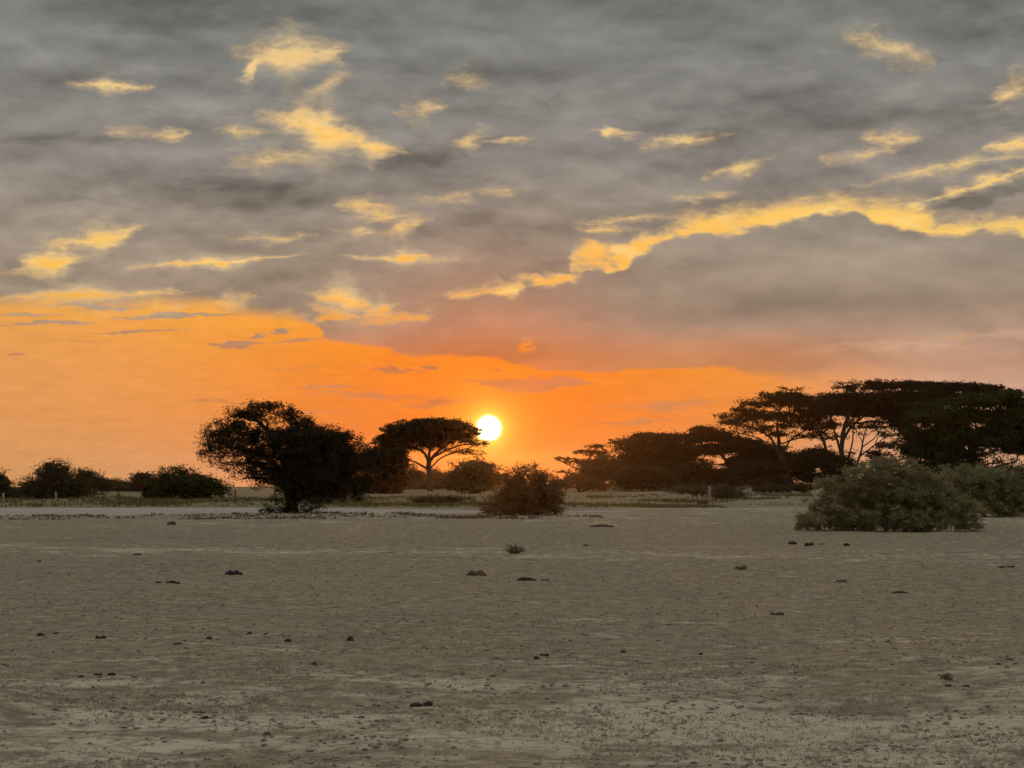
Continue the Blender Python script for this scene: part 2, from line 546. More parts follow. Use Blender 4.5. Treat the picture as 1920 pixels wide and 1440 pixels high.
# ------------------------------------------------------------------ materials
def leaf_mat(name, dark, light, trans=0.25, tcol=None):
    m, n, out = new_mat(name)
    geo = n.new('ShaderNodeNewGeometry')
    rnd = geo.outputs['Random Per Island']
    big = n.noise(n.new('ShaderNodeTexCoord').outputs['Object'], 1.6, 3.0, 0.6)
    f = n.math('ADD', n.math('MULTIPLY', rnd, 0.55), n.math('MULTIPLY', n.smooth(big, 0.35, 0.65), 0.45))
    col = n.mix(f, dark, light)
    d = n.new('ShaderNodeBsdfDiffuse')
    n.put(d.inputs[0], col)
    t = n.new('ShaderNodeBsdfTranslucent')
    n.put(t.inputs[0], n.mix(0.5, col, tcol or light))
    mx = n.new('ShaderNodeMixShader')
    mx.inputs[0].default_value = trans
    m.node_tree.links.new(d.outputs[0], mx.inputs[1])
    m.node_tree.links.new(t.outputs[0], mx.inputs[2])
    m.node_tree.links.new(mx.outputs[0], out.inputs[0])
    return m


def bark_mat(name, a, b):
    m, n, out = new_mat(name)
    oc = n.new('ShaderNodeTexCoord').outputs['Object']
    v = n.vmath('MULTIPLY', oc, (6, 6, 1.5))
    nz = n.noise(v, 3.0, 5.0, 0.6)
    d = n.new('ShaderNodeBsdfPrincipled')
    n.put(d.inputs['Base Color'], n.mix(nz, a, b))
    d.inputs['Roughness'].default_value = 0.95
    bmp = n.new('ShaderNodeBump')
    bmp.inputs['Strength'].default_value = 0.6
    bmp.inputs['Distance'].default_value = 0.03
    n.put(bmp.inputs['Height'], nz)
    m.node_tree.links.new(bmp.outputs[0], d.inputs['Normal'])
    m.node_tree.links.new(d.outputs[0], out.inputs[0])
    return m


LEAF_DARK = leaf_mat('leaf_dark_olive', (0.018, 0.017, 0.010), (0.055, 0.052, 0.027), 0.12, (0.12, 0.06, 0.02))
LEAF_GREEN = leaf_mat('leaf_green', (0.020, 0.028, 0.010), (0.085, 0.105, 0.034), 0.25)
LEAF_GREY = leaf_mat('leaf_grey_olive', (0.095, 0.098, 0.05), (0.385, 0.378, 0.21), 0.3)
LEAF_RUST = leaf_mat('leaf_rusty_olive', (0.055, 0.045, 0.026), (0.20, 0.16, 0.085), 0.35, (0.28, 0.15, 0.06))
LEAF_MID = leaf_mat('leaf_dull_olive', (0.03, 0.03, 0.016), (0.10, 0.095, 0.05), 0.25)
LEAF_DULL = leaf_mat('leaf_grey_brown', (0.05, 0.046, 0.03), (0.17, 0.155, 0.105), 0.25)
BARK = bark_mat('bark_dark', (0.03, 0.022, 0.016), (0.075, 0.058, 0.043))
BARK_PALE = bark_mat('bark_grey', (0.11, 0.095, 0.07), (0.26, 0.22, 0.16))


def soil_material(name, dark, mid, pale, pale_amount, scale=1.0, tint=None, grassy=False):
    m, n, out = new_mat(name)
    pos = n.new('ShaderNodeNewGeometry').outputs['Position']
    sp = n.new('ShaderNodeSeparateXYZ')
    n.put(sp.inputs[0], pos)
    v = n.vmath('MULTIPLY', pos, (1, 1, 0.3))
    huge = n.noise(v, 0.055, 3.0, 0.5)
    patch = n.noise(n.vmath('MULTIPLY', v, (0.55, 1.0, 1.0)), 0.85 * scale, 6.0, 0.62)
    small = n.noise(v, 4.2 * scale, 5.0, 0.65)
    grain = n.noise(v, 26.0 * scale, 4.0, 0.7)
    # bare pale crust shows more in places
    pa = n.math('ADD', n.math('MULTIPLY', patch, 0.62), n.math('MULTIPLY', huge, 0.22))
    pa = n.math('ADD', pa, n.math('MULTIPLY', small, 0.28))
    pa = n.math('ADD', pa, pale_amount if not callable(pale_amount) else pale_amount(n, sp))
    pm = n.smooth(pa, 0.56, 0.70)
    dm = n.smooth(n.math('ADD', n.math('MULTIPLY', small, 0.6), n.math('MULTIPLY', grain, 0.4)), 0.40, 0.62)
    col = n.mix(dm, dark, mid)
    clump = n.noise(n.vmath('ADD', v, (7, 3, 1)), 1.5 * scale, 5.0, 0.66)
    col = n.mix(n.smooth(clump, 0.50, 0.66, 0.0, 0.42), col, (0.16, 0.142, 0.10) if not tint else dark)
    col = n.mix(n.math('MULTIPLY', pm, 0.85), col, pale)
    col = n.mix(n.smooth(huge, 0.35, 0.65, 0.0, 0.30), col, tint or (0.33, 0.285, 0.205))
    # litter and dung dust
    fl = n.noise(n.vmath('ADD', v, (31, 17, 5)), 9.0 * scale, 3.0, 0.7)
    col = n.mix(n.smooth(fl, 0.62, 0.74, 0.0, 0.55), col, (0.10, 0.082, 0.06))
    if grassy:
        cv = n.new('ShaderNodeTexVoronoi', feature='DISTANCE_TO_EDGE')
        n.put(cv.inputs['Vector'], n.vmath('ADD', v, n.vmath('SCALE', n.noise(v, 3.0, 2.0, 0.5, color=True), scale=0.35)))
        cv.inputs['Scale'].default_value = 2.6
        crack = n.smooth(cv.outputs['Distance'], 0.0, 0.07, 1.0, 0.0)
        crack = n.math('MULTIPLY', crack, n.smooth(patch, 0.42, 0.6))
        col = n.mix(n.math('MULTIPLY', crack, 0.55), col, (0.13, 0.112, 0.08))
    if grassy:                            # grazed turf beyond the track
        gm = n.math('ADD', n.math('MULTIPLY', patch, 0.8), n.smooth(sp.outputs[1], 101.0, 108.0, -0.35, 0.22))
        gm = n.math('SUBTRACT', gm, n.smooth(sp.outputs[0], 4.0, 14.0, 0.0, 0.14))
        col = n.mix(n.smooth(gm, 0.36, 0.56, 0.0, 0.9), col, n.mix(small, (0.12, 0.11, 0.055), (0.34, 0.29, 0.17)))
    b = n.new('ShaderNodeBsdfPrincipled')
    n.put(b.inputs['Base Color'], col)
    b.inputs['Roughness'].default_value = 1.0
    b.inputs['Specular IOR Level'].default_value = 0.1
    h = n.math('ADD', n.math('MULTIPLY', small, 0.05), n.math('MULTIPLY', grain, 0.022))
    bm = n.new('ShaderNodeBump')
    bm.inputs['Strength'].default_value = 0.9
    bm.inputs['Distance'].default_value = 1.0
    n.put(bm.inputs['Height'], h)
    m.node_tree.links.new(bm.outputs[0], b.inputs['Normal'])
    m.node_tree.links.new(b.outputs[0], out.inputs[0])
    return m


def soil_pale(n, sp):
    """the crust is barer close by, in a worn band at 44 m, and on the plain to the right"""
    x, y = sp.outputs[0], sp.outputs[1]
    near = n.smooth(y, 27.0, 14.0, 0.0, 0.12)
    band = n.math('MULTIPLY', n.math('EXPONENT', n.math('MULTIPLY', n.math('POWER', n.math('DIVIDE', n.math('SUBTRACT', y, n.math('MULTIPLY_ADD', x, -0.25, 47.0)), 3.6), 2.0), -1.0)), 0.10)
    farp = n.smooth(y, 60.0, 78.0, 0.0, 0.07)
    wx = n.math('DIVIDE', n.math('SUBTRACT', x, 2.0), 1.9)
    wy = n.math('DIVIDE', n.math('SUBTRACT', y, 15.2), 1.1)
    worn = n.math('MULTIPLY', n.math('EXPONENT', n.math('MULTIPLY', n.math('ADD', n.math('POWER', wx, 2.0), n.math('POWER', wy, 2.0)), -1.0)), 0.09)
    near = n.math('ADD', near, worn)
    a = n.math('ADD', near, n.math('ADD', band, farp))
    return n.math('ADD', a, -0.06)


SOIL = soil_material('dry_soil', (0.205, 0.182, 0.128), (0.42, 0.38, 0.28), (0.68, 0.63, 0.505), soil_pale, grassy=True)
TRACK = soil_material('pale_track_dust', (0.36, 0.35, 0.31), (0.45, 0.44, 0.395), (0.52, 0.51, 0.46), 0.0, 0.7, (0.48, 0.455, 0.41))
DUNG = bark_mat('dark_clod', (0.012, 0.010, 0.008), (0.045, 0.036, 0.028))
DUNG_BROWN = bark_mat('brown_clod', (0.06, 0.045, 0.03), (0.13, 0.10, 0.07))
STRAW = leaf_mat('dry_straw', (0.26, 0.23, 0.17), (0.52, 0.475, 0.37), 0.2)
GRASS = leaf_mat('verge_grass', (0.07, 0.07, 0.03), (0.24, 0.22, 0.11), 0.25)
WOOD = bark_mat('weathered_post', (0.22, 0.20, 0.17), (0.42, 0.39, 0.34))
WOOD_DARK = bark_mat('brown_post', (0.09, 0.07, 0.05), (0.18, 0.14, 0.10))

# ------------------------------------------------------------------ ground
rng = np.random.default_rng(11)
fine = np.linspace(R(-19.5), R(19.5), 620)
coarse = np.linspace(R(19.5), R(340.5), 46)[1:-1]
ang = np.concatenate([fine, coarse])
rad = np.concatenate([[0.3, 2, 5, 8], np.exp(np.linspace(math.log(10.5), math.log(130), 400)), np.exp(np.linspace(math.log(130), math.log(600), 60))[1:], [800, 1100, 1500]])
A, RR = np.meshgrid(ang, rad)
gx, gy = RR * np.sin(A), RR * np.cos(A)
gz = terrain(gx, gy)
na, nr = len(ang), len(rad)
idx = np.arange(na * nr).reshape(nr, na)
q = np.stack([idx[:-1, :], np.roll(idx, -1, 1)[:-1, :], np.roll(idx, -1, 1)[1:, :], idx[1:, :]], -1).reshape(-1, 4)
cidx = na * nr
gv = np.concatenate([np.stack([gx.ravel(), gy.ravel(), gz.ravel()], 1), [[0, 0, float(terrain(0, 0))]]])
tri = np.stack([np.full(na, cidx), np.roll(idx[0], -1), idx[0]], -1)
g = link('ground', np_mesh('ground', gv, [q[:, ::-1], tri], True), SOIL)
tag(g, kind='structure')

# pale dusty track crossing behind the left tree
tx = np.linspace(-60, 6, 330)
tn, tf = track_edges(tx)
fade = sstep(6, -4, tx) if False else 1 - sstep(-13, 3, tx)
mid = (tn + tf) / 2
rows = 26
vv = []
for k in range(rows):
    u = k / (rows - 1)
    yy = mid + (tn + (tf - tn) * u - mid) * (0.08 + 0.92 * fade)
    vv.append(np.stack([tx, yy, terrain(tx, yy) + 0.035 * (1.0 if 0 < k < rows - 1 else -1.2)], 1))
vv = np.concatenate(vv)
ii = np.arange(rows * len(tx)).reshape(rows, len(tx))
tq = np.stack([ii[:-1, :-1], ii[:-1, 1:], ii[1:, 1:], ii[1:, :-1]], -1).reshape(-1, 4)
tag(link('track', np_mesh('track', vv, [tq], True), TRACK), kind='structure')


# ------------------------------------------------------------------ scattered small cover
def blades(points, height, width, per, seed, lean=0.8):
    """short grass blades: one thin triangle each"""
    g_ = np.random.default_rng(seed)
    n = len(points) * per
    base = np.repeat(points, per, 0) + np.concatenate([g_.normal(0, 1, (n, 2)) * np.repeat(height, per)[:, None] * 0.35, np.zeros((n, 1))], 1)
    h = np.repeat(height, per) * g_.uniform(0.4, 1.15, n)
    a = g_.uniform(0, 2 * math.pi, n)
    side = np.stack([np.cos(a), np.sin(a), np.zeros(n)], 1) * (np.repeat(width, per) * 0.5)[:, None]
    b = g_.uniform(0, 2 * math.pi, n)
    tip = base + np.stack([np.cos(b) * lean * h * g_.uniform(0, 1, n), np.sin(b) * lean * h * g_.uniform(0, 1, n), h], 1)
    base[:, 2] -= 0.01
    v = np.stack([base - side, base + side, tip], 1).reshape(-1, 3)
    return v, np.arange(n * 3).reshape(-1, 3)


def scatter(n, y0, y1, seed, keep=None, xlim=None):
    """random ground points, evenly spread over the depths seen"""
    g_ = np.random.default_rng(seed)
    inv = g_.uniform(1 / y1, 1 / y0, n)
    Y = 1 / inv
    X = g_.uniform(-0.29, 0.29, n) * Y
    if xlim:
        X = g_.uniform(xlim[0], xlim[1], n)
    if keep is not None:
        k = keep(X, Y, g_)
        X, Y = X[k], Y[k]
    return np.stack([X, Y, terrain(X, Y)], 1)


pts = scatter(52000, 13, 80, 3, lambda X, Y, g_: (fbm(X / 1.3, Y / 1.3, 71, 4) + 0.5 * fbm(X / 0.3, Y / 0.3, 72, 2)) > g_.uniform(-0.15, 0.5, len(X)))
hh = 0.012 + 0.022 * np.random.default_rng(4).uniform(0, 1, len(pts)) ** 2
v, f = blades(pts, hh, 0.010 + 0.00035 * pts[:, 1], 4, 5, 1.6)
tag(link('dry_grass_stubble', np_mesh('dry_grass_stubble', v, [f]), STRAW), 'short dry grass stubble scattered over the bare plain', 'grass', kind='stuff')

# soil crumbs and pebbles
pts = scatter(17000, 13, 70, 8, lambda X, Y, g_: fbm(X / 0.9, Y / 0.9, 91, 4) > g_.uniform(-0.4, 0.5, len(X)))
g_ = np.random.default_rng(9)
n = len(pts)
octa = np.array([[1, 0, 0], [0, 1, 0], [-1, 0, 0], [0, -1, 0], [0, 0, 1], [0, 0, -1]], float)
of = np.array([[0, 1, 4], [1, 2, 4], [2, 3, 4], [3, 0, 4], [1, 0, 5], [2, 1, 5], [3, 2, 5], [0, 3, 5]])
sz = (0.006 + 0.022 * g_.uniform(0, 1, n) ** 3)
vv = octa[None] * (sz[:, None] * np.stack([g_.uniform(.7, 1.5, n), g_.uniform(.7, 1.5, n), g_.uniform(.4, .8, n)], 1))[:, None, :]
a = g_.uniform(0, 6.28, n)
ca, sa = np.cos(a)[:, None], np.sin(a)[:, None]
vv = np.stack([vv[..., 0] * ca - vv[..., 1] * sa, vv[..., 0] * sa + vv[..., 1] * ca, vv[..., 2]], -1) + g_.normal(0, 1, (n, 6, 3)) * sz[:, None, None] * 0.15
vv = vv + pts[:, None, :] + np.array([0, 0, 1])[None, None] * (sz * 0.25)[:, None, None]
ff = (of[None] + (np.arange(n) * 6)[:, None, None]).reshape(-1, 3)
CRUMB = bark_mat('soil_crumbs', (0.14, 0.12, 0.09), (0.40, 0.36, 0.28))
tag(link('soil_crumbs', np_mesh('soil_crumbs', vv.reshape(-1, 3), [ff]), CRUMB), 'small crumbs of dry soil scattered over the bare plain', 'soil', kind='stuff')


# green-brown grass of the verge behind the track and tussocks towards the trees
def verge_keep(X, Y, g_):
    near, far = track_edges(X)
    left = (X < 12) & (Y > far + 0.2) & (Y < far + 34)
    d = fbm(X / 6, Y / 10, 55, 4)
    far_r = (X > 6) & (Y > 118 + 8 * vnoise(X / 9, X * 0, 3))
    return (left & (d + 0.25 * np.exp(-((Y - far - 4) / 6) ** 2) > g_.uniform(-0.15, 0.6, len(X)))) | (far_r & (d > g_.uniform(0.0, 0.6, len(X))))


pts = scatter(90000, 95, 240, 21, verge_keep)
hh = 0.10 + 0.18 * np.random.default_rng(22).uniform(0, 1, len(pts)) ** 2
v, f = blades(pts, hh, 0.03 + 0.0003 * pts[:, 1], 4, 23, 0.6)
tag(link('verge_grass', np_mesh('verge_grass', v, [f]), GRASS), 'olive and straw coloured grass behind the pale track and under the trees', 'grass', kind='stuff')
# low brown litter ridge on the near side of the track
pts = scatter(26000, 76, 90, 25, lambda X, Y, g_: (X < 4) & (np.abs(Y - track_edges(X)[0] + 2.2) < 2.6) & (fbm(X / 2.2, Y / 1.2, 57, 3) > g_.uniform(-0.1, 0.6, len(X))))
v, f = blades(pts, np.random.default_rng(27).uniform(0.03, 0.13, len(pts)) , np.full(len(pts), 0.07), 4, 26, 2.2)
LITTER = leaf_mat('brown_litter', (0.08, 0.06, 0.04), (0.21, 0.165, 0.11), 0.2)
tag(link('litter', np_mesh('litter', v, [f]), LITTER), 'brown dead plant litter along the near edge of the pale track', 'litter', kind='stuff')


# ------------------------------------------------------------------ trees and bushes
class Wood:
    def __init__(self):
        self.v, self.q, self.n = [], [], 0

    def tube(self, pts, rad, k=5):
        pts = np.asarray(pts, float)
        rad = np.asarray(rad, float)
        m = len(pts)
        t = np.gradient(pts, axis=0)
        t /= np.linalg.norm(t, axis=1)[:, None] + 1e-9
        ref = np.array([0.31, 0.93, 0.17])
        a = np.cross(t, ref)
        a /= np.linalg.norm(a, axis=1)[:, None] + 1e-9
        b = np.cross(t, a)
        th = np.arange(k) / k * 2 * math.pi
        ring = pts[:, None, :] + rad[:, None, None] * (np.cos(th)[None, :, None] * a[:, None, :] + np.sin(th)[None, :, None] * b[:, None, :])
        self.v.append(ring.reshape(-1, 3))
        i = np.arange(m * k).reshape(m, k) + self.n
        j = np.roll(i, -1, 1)
        self.q.append(np.stack([i[:-1], j[:-1], j[1:], i[1:]], -1).reshape(-1, 4))
        self.n += m * k

    def mesh(self, name):
        return np_mesh(name, np.concatenate(self.v), [np.concatenate(self.q)], True)


def arc(p0, p1, g_, lift=0.15, wob=0.06, m=6):
    d = np.linalg.norm(p1 - p0)
    c = (p0 + p1) / 2 + np.array([0, 0, lift * d]) + g_.normal(0, wob, 3) * d
    t = np.linspace(0, 1, m)[:, None]
    p = (1 - t) ** 2 * p0 + 2 * t * (1 - t) * c + t * t * p1
    p[1:-1] += g_.normal(0, wob * 0.25, (m - 2, 3)) * d
    return p


def ragged(pads, n, seed, lo=6.0, hi=14.0, w=0.7):
    """small sprays standing out of the outline of the lobes"""
    g_ = np.random.default_rng(seed)
    out = list(pads)
    ws = np.array([p[2] + p[3] for p in pads], float)
    for k in g_.choice(len(pads), n, p=ws / ws.sum()):
        p = pads[k]
        a = g_.uniform(-0.35, math.pi + 0.35)
        r = g_.uniform(lo, hi)
        f_ = g_.uniform(0.85, 1.12)
        out.append((p[0] + math.cos(a) * p[2] * f_, p[1] - math.sin(a) * p[3] * f_, r * g_.uniform(0.7, 1.5), r * g_.uniform(0.4, 0.8), w * min(1.0, p[4]), g_.uniform(-0.8, 0.8) * p[2] / r))
    return out


def plant(name, label, cat, Y, base, limbs, pads, leaves, leaf_px=(1.9, 0.75), clump_px=9.0, leafmat=None, bark=None, seed=1,
          flat=0.55, twig=0.6, depth=0.85, shell=2.2, spikes=0.25, group=None, fill=0.0, trunk_name='trunk', crown_name='crown', dens=1.0, droop=0.0, tight=1.0):
    """limbs: polylines of (px, py, width px) in photograph pixels at distance Y; pads: (px, py, rx, ry, weight) crown lobes"""
    g_ = np.random.default_rng(seed)
    bx = at(base[0], base[1], Y)
    gz_ = float(terrain(bx[0], Y))
    root_w = np.array([bx[0], Y, gz_])
    root = bpy.data.objects.new(name, None)
    root.empty_display_size = 0.5
    COL.objects.link(root)
    root.location = root_w
    tag(root, label, cat, group)
    u = Y / FPX                                # metres per photograph pixel
    ru = u * 1.875                             # metres per rendered pixel
    wood = Wood()
    nodes, nrad = [], []
    for li, l in enumerate(limbs):
        P = np.array([at(x, y, Y) for x, y, w in l])
        P[:, 1] += np.linspace(0, 1, len(P)) ** 1.3 * g_.uniform(-1, 1) * 0.25 * np.linalg.norm(P[-1] - P[0])
        rr = np.array([w * u * 0.5 for x, y, w in l])
        if li == 0 or abs(l[0][1] - base[1]) < 6:
            P[0, 2] = min(P[0, 2], gz_) - 0.08
        # resample smoothly
        s = np.linspace(0, 1, len(P))
        s2 = np.linspace(0, 1, len(P) * 3)
        P2 = np.stack([np.interp(s2, s, P[:, k]) for k in range(3)], 1)
        P2[1:-1] = (P2[:-2] + 2 * P2[1:-1] + P2[2:]) / 4
        P2[1:-1] += g_.normal(0, 0.5, (len(P2) - 2, 3)) * u
        wood.tube(P2, np.interp(s2, s, rr), 7)
        nodes.append(P2)
        nrad.append(np.interp(s2, s, rr))
    NO = np.concatenate(nodes)
    NR = np.concatenate(nrad)
    areas = np.array([p[2] * p[3] * (p[4] if len(p) > 4 else 1.0) for p in pads])
    share = areas / areas.sum()
    V, big = [], []
    for (p, sh) in zip(pads, share):
        w = p[4] if len(p) > 4 else 1.0
        c = at(p[0], p[1], Y)
        rx, rz = p[2] * u, p[3] * u
        ryd = rx * depth
        c[1] += (p[5] if len(p) > 5 else g_.uniform(-0.25, 0.25)) * ryd
        nc = max(4, int(p[2] * p[3] * math.pi / (clump_px ** 2) * 1.25 * dens))
        d = g_.normal(0, 1, (nc, 3))
        d /= np.linalg.norm(d, axis=1)[:, None]
        r = g_.uniform(0, 1, nc) ** (1 / shell)
        C = c + d * r[:, None] * np.array([rx, ryd, rz])
        C[:, 2] = np.maximum(C[:, 2], gz_ + 0.05)
        # limb to the lobe
        ok = NO[:, 2] <= c[2] + 0.2 * rz
        cand = np.where(ok)[0] if ok.any() else np.arange(len(NO))
        j = cand[np.argmin(np.linalg.norm(NO[cand] - c, axis=1) + 0.3 * (NO[cand][:, 2] < NO[:, 2].min() + 0.1) * 5)]
        L = arc(NO[j], c + np.array([0, 0, -0.3 * rz]), g_, 0.08, 0.06, 7)
        wood.tube(L, np.linspace(max(NR[j] * 0.6, 0.35 * ru), 0.3 * ru, 7), 5)
        LN = np.concatenate([L, NO[np.linalg.norm(NO - c, axis=1) < 1.2 * max(rx, rz)]])
        LN = LN[2:] if len(LN) > 4 else LN
        per = max(3, int(leaves * sh / nc))
        for cc in C:
            if g_.uniform() < twig:
                k = np.argmin(np.linalg.norm(LN - cc, axis=1) + g_.uniform(0, 0.5, len(LN)) * rx)
                B = arc(LN[k], cc, g_, 0.10, 0.10, 5)
                wood.tube(B, np.linspace(0.34 * ru, 0.16 * ru, 5), 4)
                if g_.uniform() < spikes:
                    tip = cc + (cc - c) / (np.linalg.norm(cc - c) + 1e-6) * g_.uniform(0.4, 1.5) * clump_px * u + np.array([0, 0, g_.uniform(-0.3, 0.8) * clump_px * u])
                    wood.tube(arc(cc, tip, g_, 0.1, 0.15, 4), np.linspace(0.2 * ru, 0.10 * ru, 4), 3)
            n = max(3, int(per * g_.uniform(0.35, 1.65)))
            s = clump_px * u * g_.uniform(0.45, 0.9) * tight
            X = cc + g_.normal(0, 1, (n, 3)) * np.array([s, s, s * flat])
            if droop:
                X[:, 2] -= droop * g_.uniform(0, 1, n) ** 2 * s
            V.append(X)
        if fill and w >= 0.95:
            n = int(leaves * sh * fill)
            d = g_.normal(0, 1, (n, 3))
            d /= np.linalg.norm(d, axis=1)[:, None]
            V.append(c + d * (g_.uniform(0, 1, n) ** (1 / 3))[:, None] * np.array([rx, ryd, rz]) * 0.74)
            big.append((sum(map(len, V)) - n, n))
    P = np.concatenate(V)
    P[:, 2] = np.maximum(P[:, 2], gz_ + 0.03)
    n = len(P)
    a = g_.normal(0, 1, (n, 3))
    a[:, 2] *= 0.7
    a /= np.linalg.norm(a, axis=1)[:, None]
    b = np.cross(a, g_.normal(0, 1, (n, 3)))
    b /= np.linalg.norm(b, axis=1)[:, None] + 1e-9
    sc = g_.uniform(0.6, 1.35, n)[:, None] * ru
    for i0, m_ in big:
        sc[i0:i0 + m_] *= 1.8
    l2, w2 = leaf_px[0] * 0.5, leaf_px[1] * 0.5
    quad = np.stack([P - a * sc * l2, P + b * sc * w2, P + a * sc * l2, P - b * sc * w2], 1).reshape(-1, 3)
    quad -= root_w
    wm = wood.mesh(trunk_name)
    co = np.concatenate(wood.v) - root_w
    wm.vertices.foreach_set('co', co.astype(np.float32).ravel())
    wm.update()
    link(trunk_name, wm, bark or BARK, root)
    link(crown_name, np_mesh(crown_name, quad, [np.arange(n * 4).reshape(-1, 4)]), leafmat or LEAF_DARK, root)
    return root


# --- the big dark tree left of the sun
plant('acacia_tree', 'large dark domed tree beside the pale track, left of the sun', 'tree', 90.0, (545, 964),
      [[(546, 966, 30), (545, 940, 22), (540, 905, 22), (530, 860, 16), (505, 815, 11), (480, 790, 7)],
       [(544, 915, 16), (565, 870, 14), (600, 840, 9), (640, 825, 6)],
       [(538, 900, 12), (510, 865, 8), (470, 845, 6), (430, 838, 4), (395, 845, 3)],
       [(545, 880, 12), (552, 830, 9), (545, 790, 6)]],
      ragged([(500, 761, 48, 10, 1.1), (462, 776, 38, 11, 1.1), (436, 795, 38, 12, 1.1), (408, 812, 28, 11, 1.0), (548, 775, 28, 12, 1.1), (500, 786, 60, 10, .45), (566, 795, 28, 16, 1.1), (455, 808, 44, 11, 1.0), (600, 804, 36, 10, .9), (385, 830, 14, 7, .5), (430, 830, 52, 14, 1.1), (402, 846, 32, 12, .9), (452, 884, 40, 12, .7), (490, 775, 46, 12, .9), (525, 817, 115, 18, 1.5), (580, 818, 80, 22, 1.5), (635, 822, 40, 16, 1.0), (560, 845, 110, 30, 1.8),
       (410, 818, 36, 13, .7), (396, 834, 26, 10, .5), (410, 852, 40, 13, .55), (440, 868, 50, 13, .55), (396, 866, 24, 8, .3), (470, 850, 44, 20, .9), (600, 870, 84, 46, 1.9), (650, 880, 44, 52, 1.5),
       (500, 880, 50, 26, 1.0), (560, 895, 66, 36, 1.6), (625, 915, 56, 26, 1.3), (660, 845, 28, 18, .9), (482, 902, 30, 16, .55), (540, 915, 30, 20, .8), (670, 915, 22, 26, .9), (590, 925, 60, 18, .9), (675, 830, 14, 6, .3)], 46, 64, 5, 11),
      104000, (2.2, 0.8), 8.0, LEAF_DARK, seed=101, twig=0.5, fill=0.13, droop=0.6)
plant('sprout_clump', 'scraggly low shoots round the foot of the large dark domed tree', 'shrub', 89.3, (545, 966),
      [[(530, 968, 4), (505, 955, 3), (485, 958, 2)], [(556, 968, 4), (580, 955, 3), (600, 950, 2)], [(545, 968, 3), (520, 945, 2), (515, 925, 2)]],
      [(505, 955, 24, 9, .6), (540, 950, 34, 16, .7), (585, 952, 26, 12, .6), (520, 935, 18, 9, .4), (595, 940, 14, 8, .3), (560, 963, 50, 5, .9)],
      3600, (2.0, 0.8), 6.0, LEAF_DARK, seed=102, spikes=0.7, trunk_name='stem', crown_name='foliage')
# --- dense tree between it and the umbrella tree
plant('dense_tree', 'dense dark round tree touching the left of the umbrella tree by the sun', 'tree', 176.0, (715, 926),
      [[(715, 927, 12), (716, 900, 9), (712, 868, 6)], [(716, 905, 7), (740, 870, 5)]],
      [(712, 880, 46, 40, 1.2), (690, 868, 36, 22, .8), (740, 866, 36, 28, 1.0), (720, 908, 46, 22, 1.2), (690, 908, 34, 22, 1.1), (745, 905, 22, 24, 1.1), (672, 835, 20, 9, .3), (700, 846, 34, 12, .7)],
      20000, (2.3, 1.0), 8.0, LEAF_DARK, seed=103, fill=0.4)
# --- umbrella acacia by the sun
plant('umbrella_acacia', 'flat-topped umbrella acacia with a bare forked trunk beside the sun', 'tree', 200.0, (805, 919),
      [[(806, 921, 13), (804, 900, 11), (803, 875, 10), (805, 862, 9)], [(805, 866, 7), (818, 850, 6), (838, 832, 4), (860, 815, 3)],
       [(803, 864, 7), (795, 848, 5), (775, 838, 4), (750, 828, 3)], [(804, 862, 6), (806, 840, 5), (800, 815, 4)],
       [(802, 880, 5), (790, 872, 4), (772, 864, 3), (750, 862, 2)], [(806, 880, 3), (825, 858, 3), (860, 846, 2), (885, 838, 2)], [(815, 856, 4), (850, 838, 3), (890, 830, 2), (918, 832, 2)]],
      [(800, 793, 52, 11, 1.2), (770, 806, 62, 15, 1.2), (840, 800, 54, 15, 1.2), (740, 822, 42, 16, 1.0), (800, 820, 70, 15, 1.2), (865, 812, 32, 11, .9), (882, 828, 30, 7, .55),
       (908, 832, 20, 5, .35), (855, 846, 36, 7, .28), (722, 838, 26, 14, .7), (885, 806, 20, 8, .45), (755, 840, 40, 11, .9), (800, 836, 46, 9, .8), (712, 850, 26, 16, .9), (880, 848, 30, 5, .25)],
      36000, (2.3, 0.85), 7.0, LEAF_DARK, seed=104, flat=0.45, twig=0.75, fill=0.18)

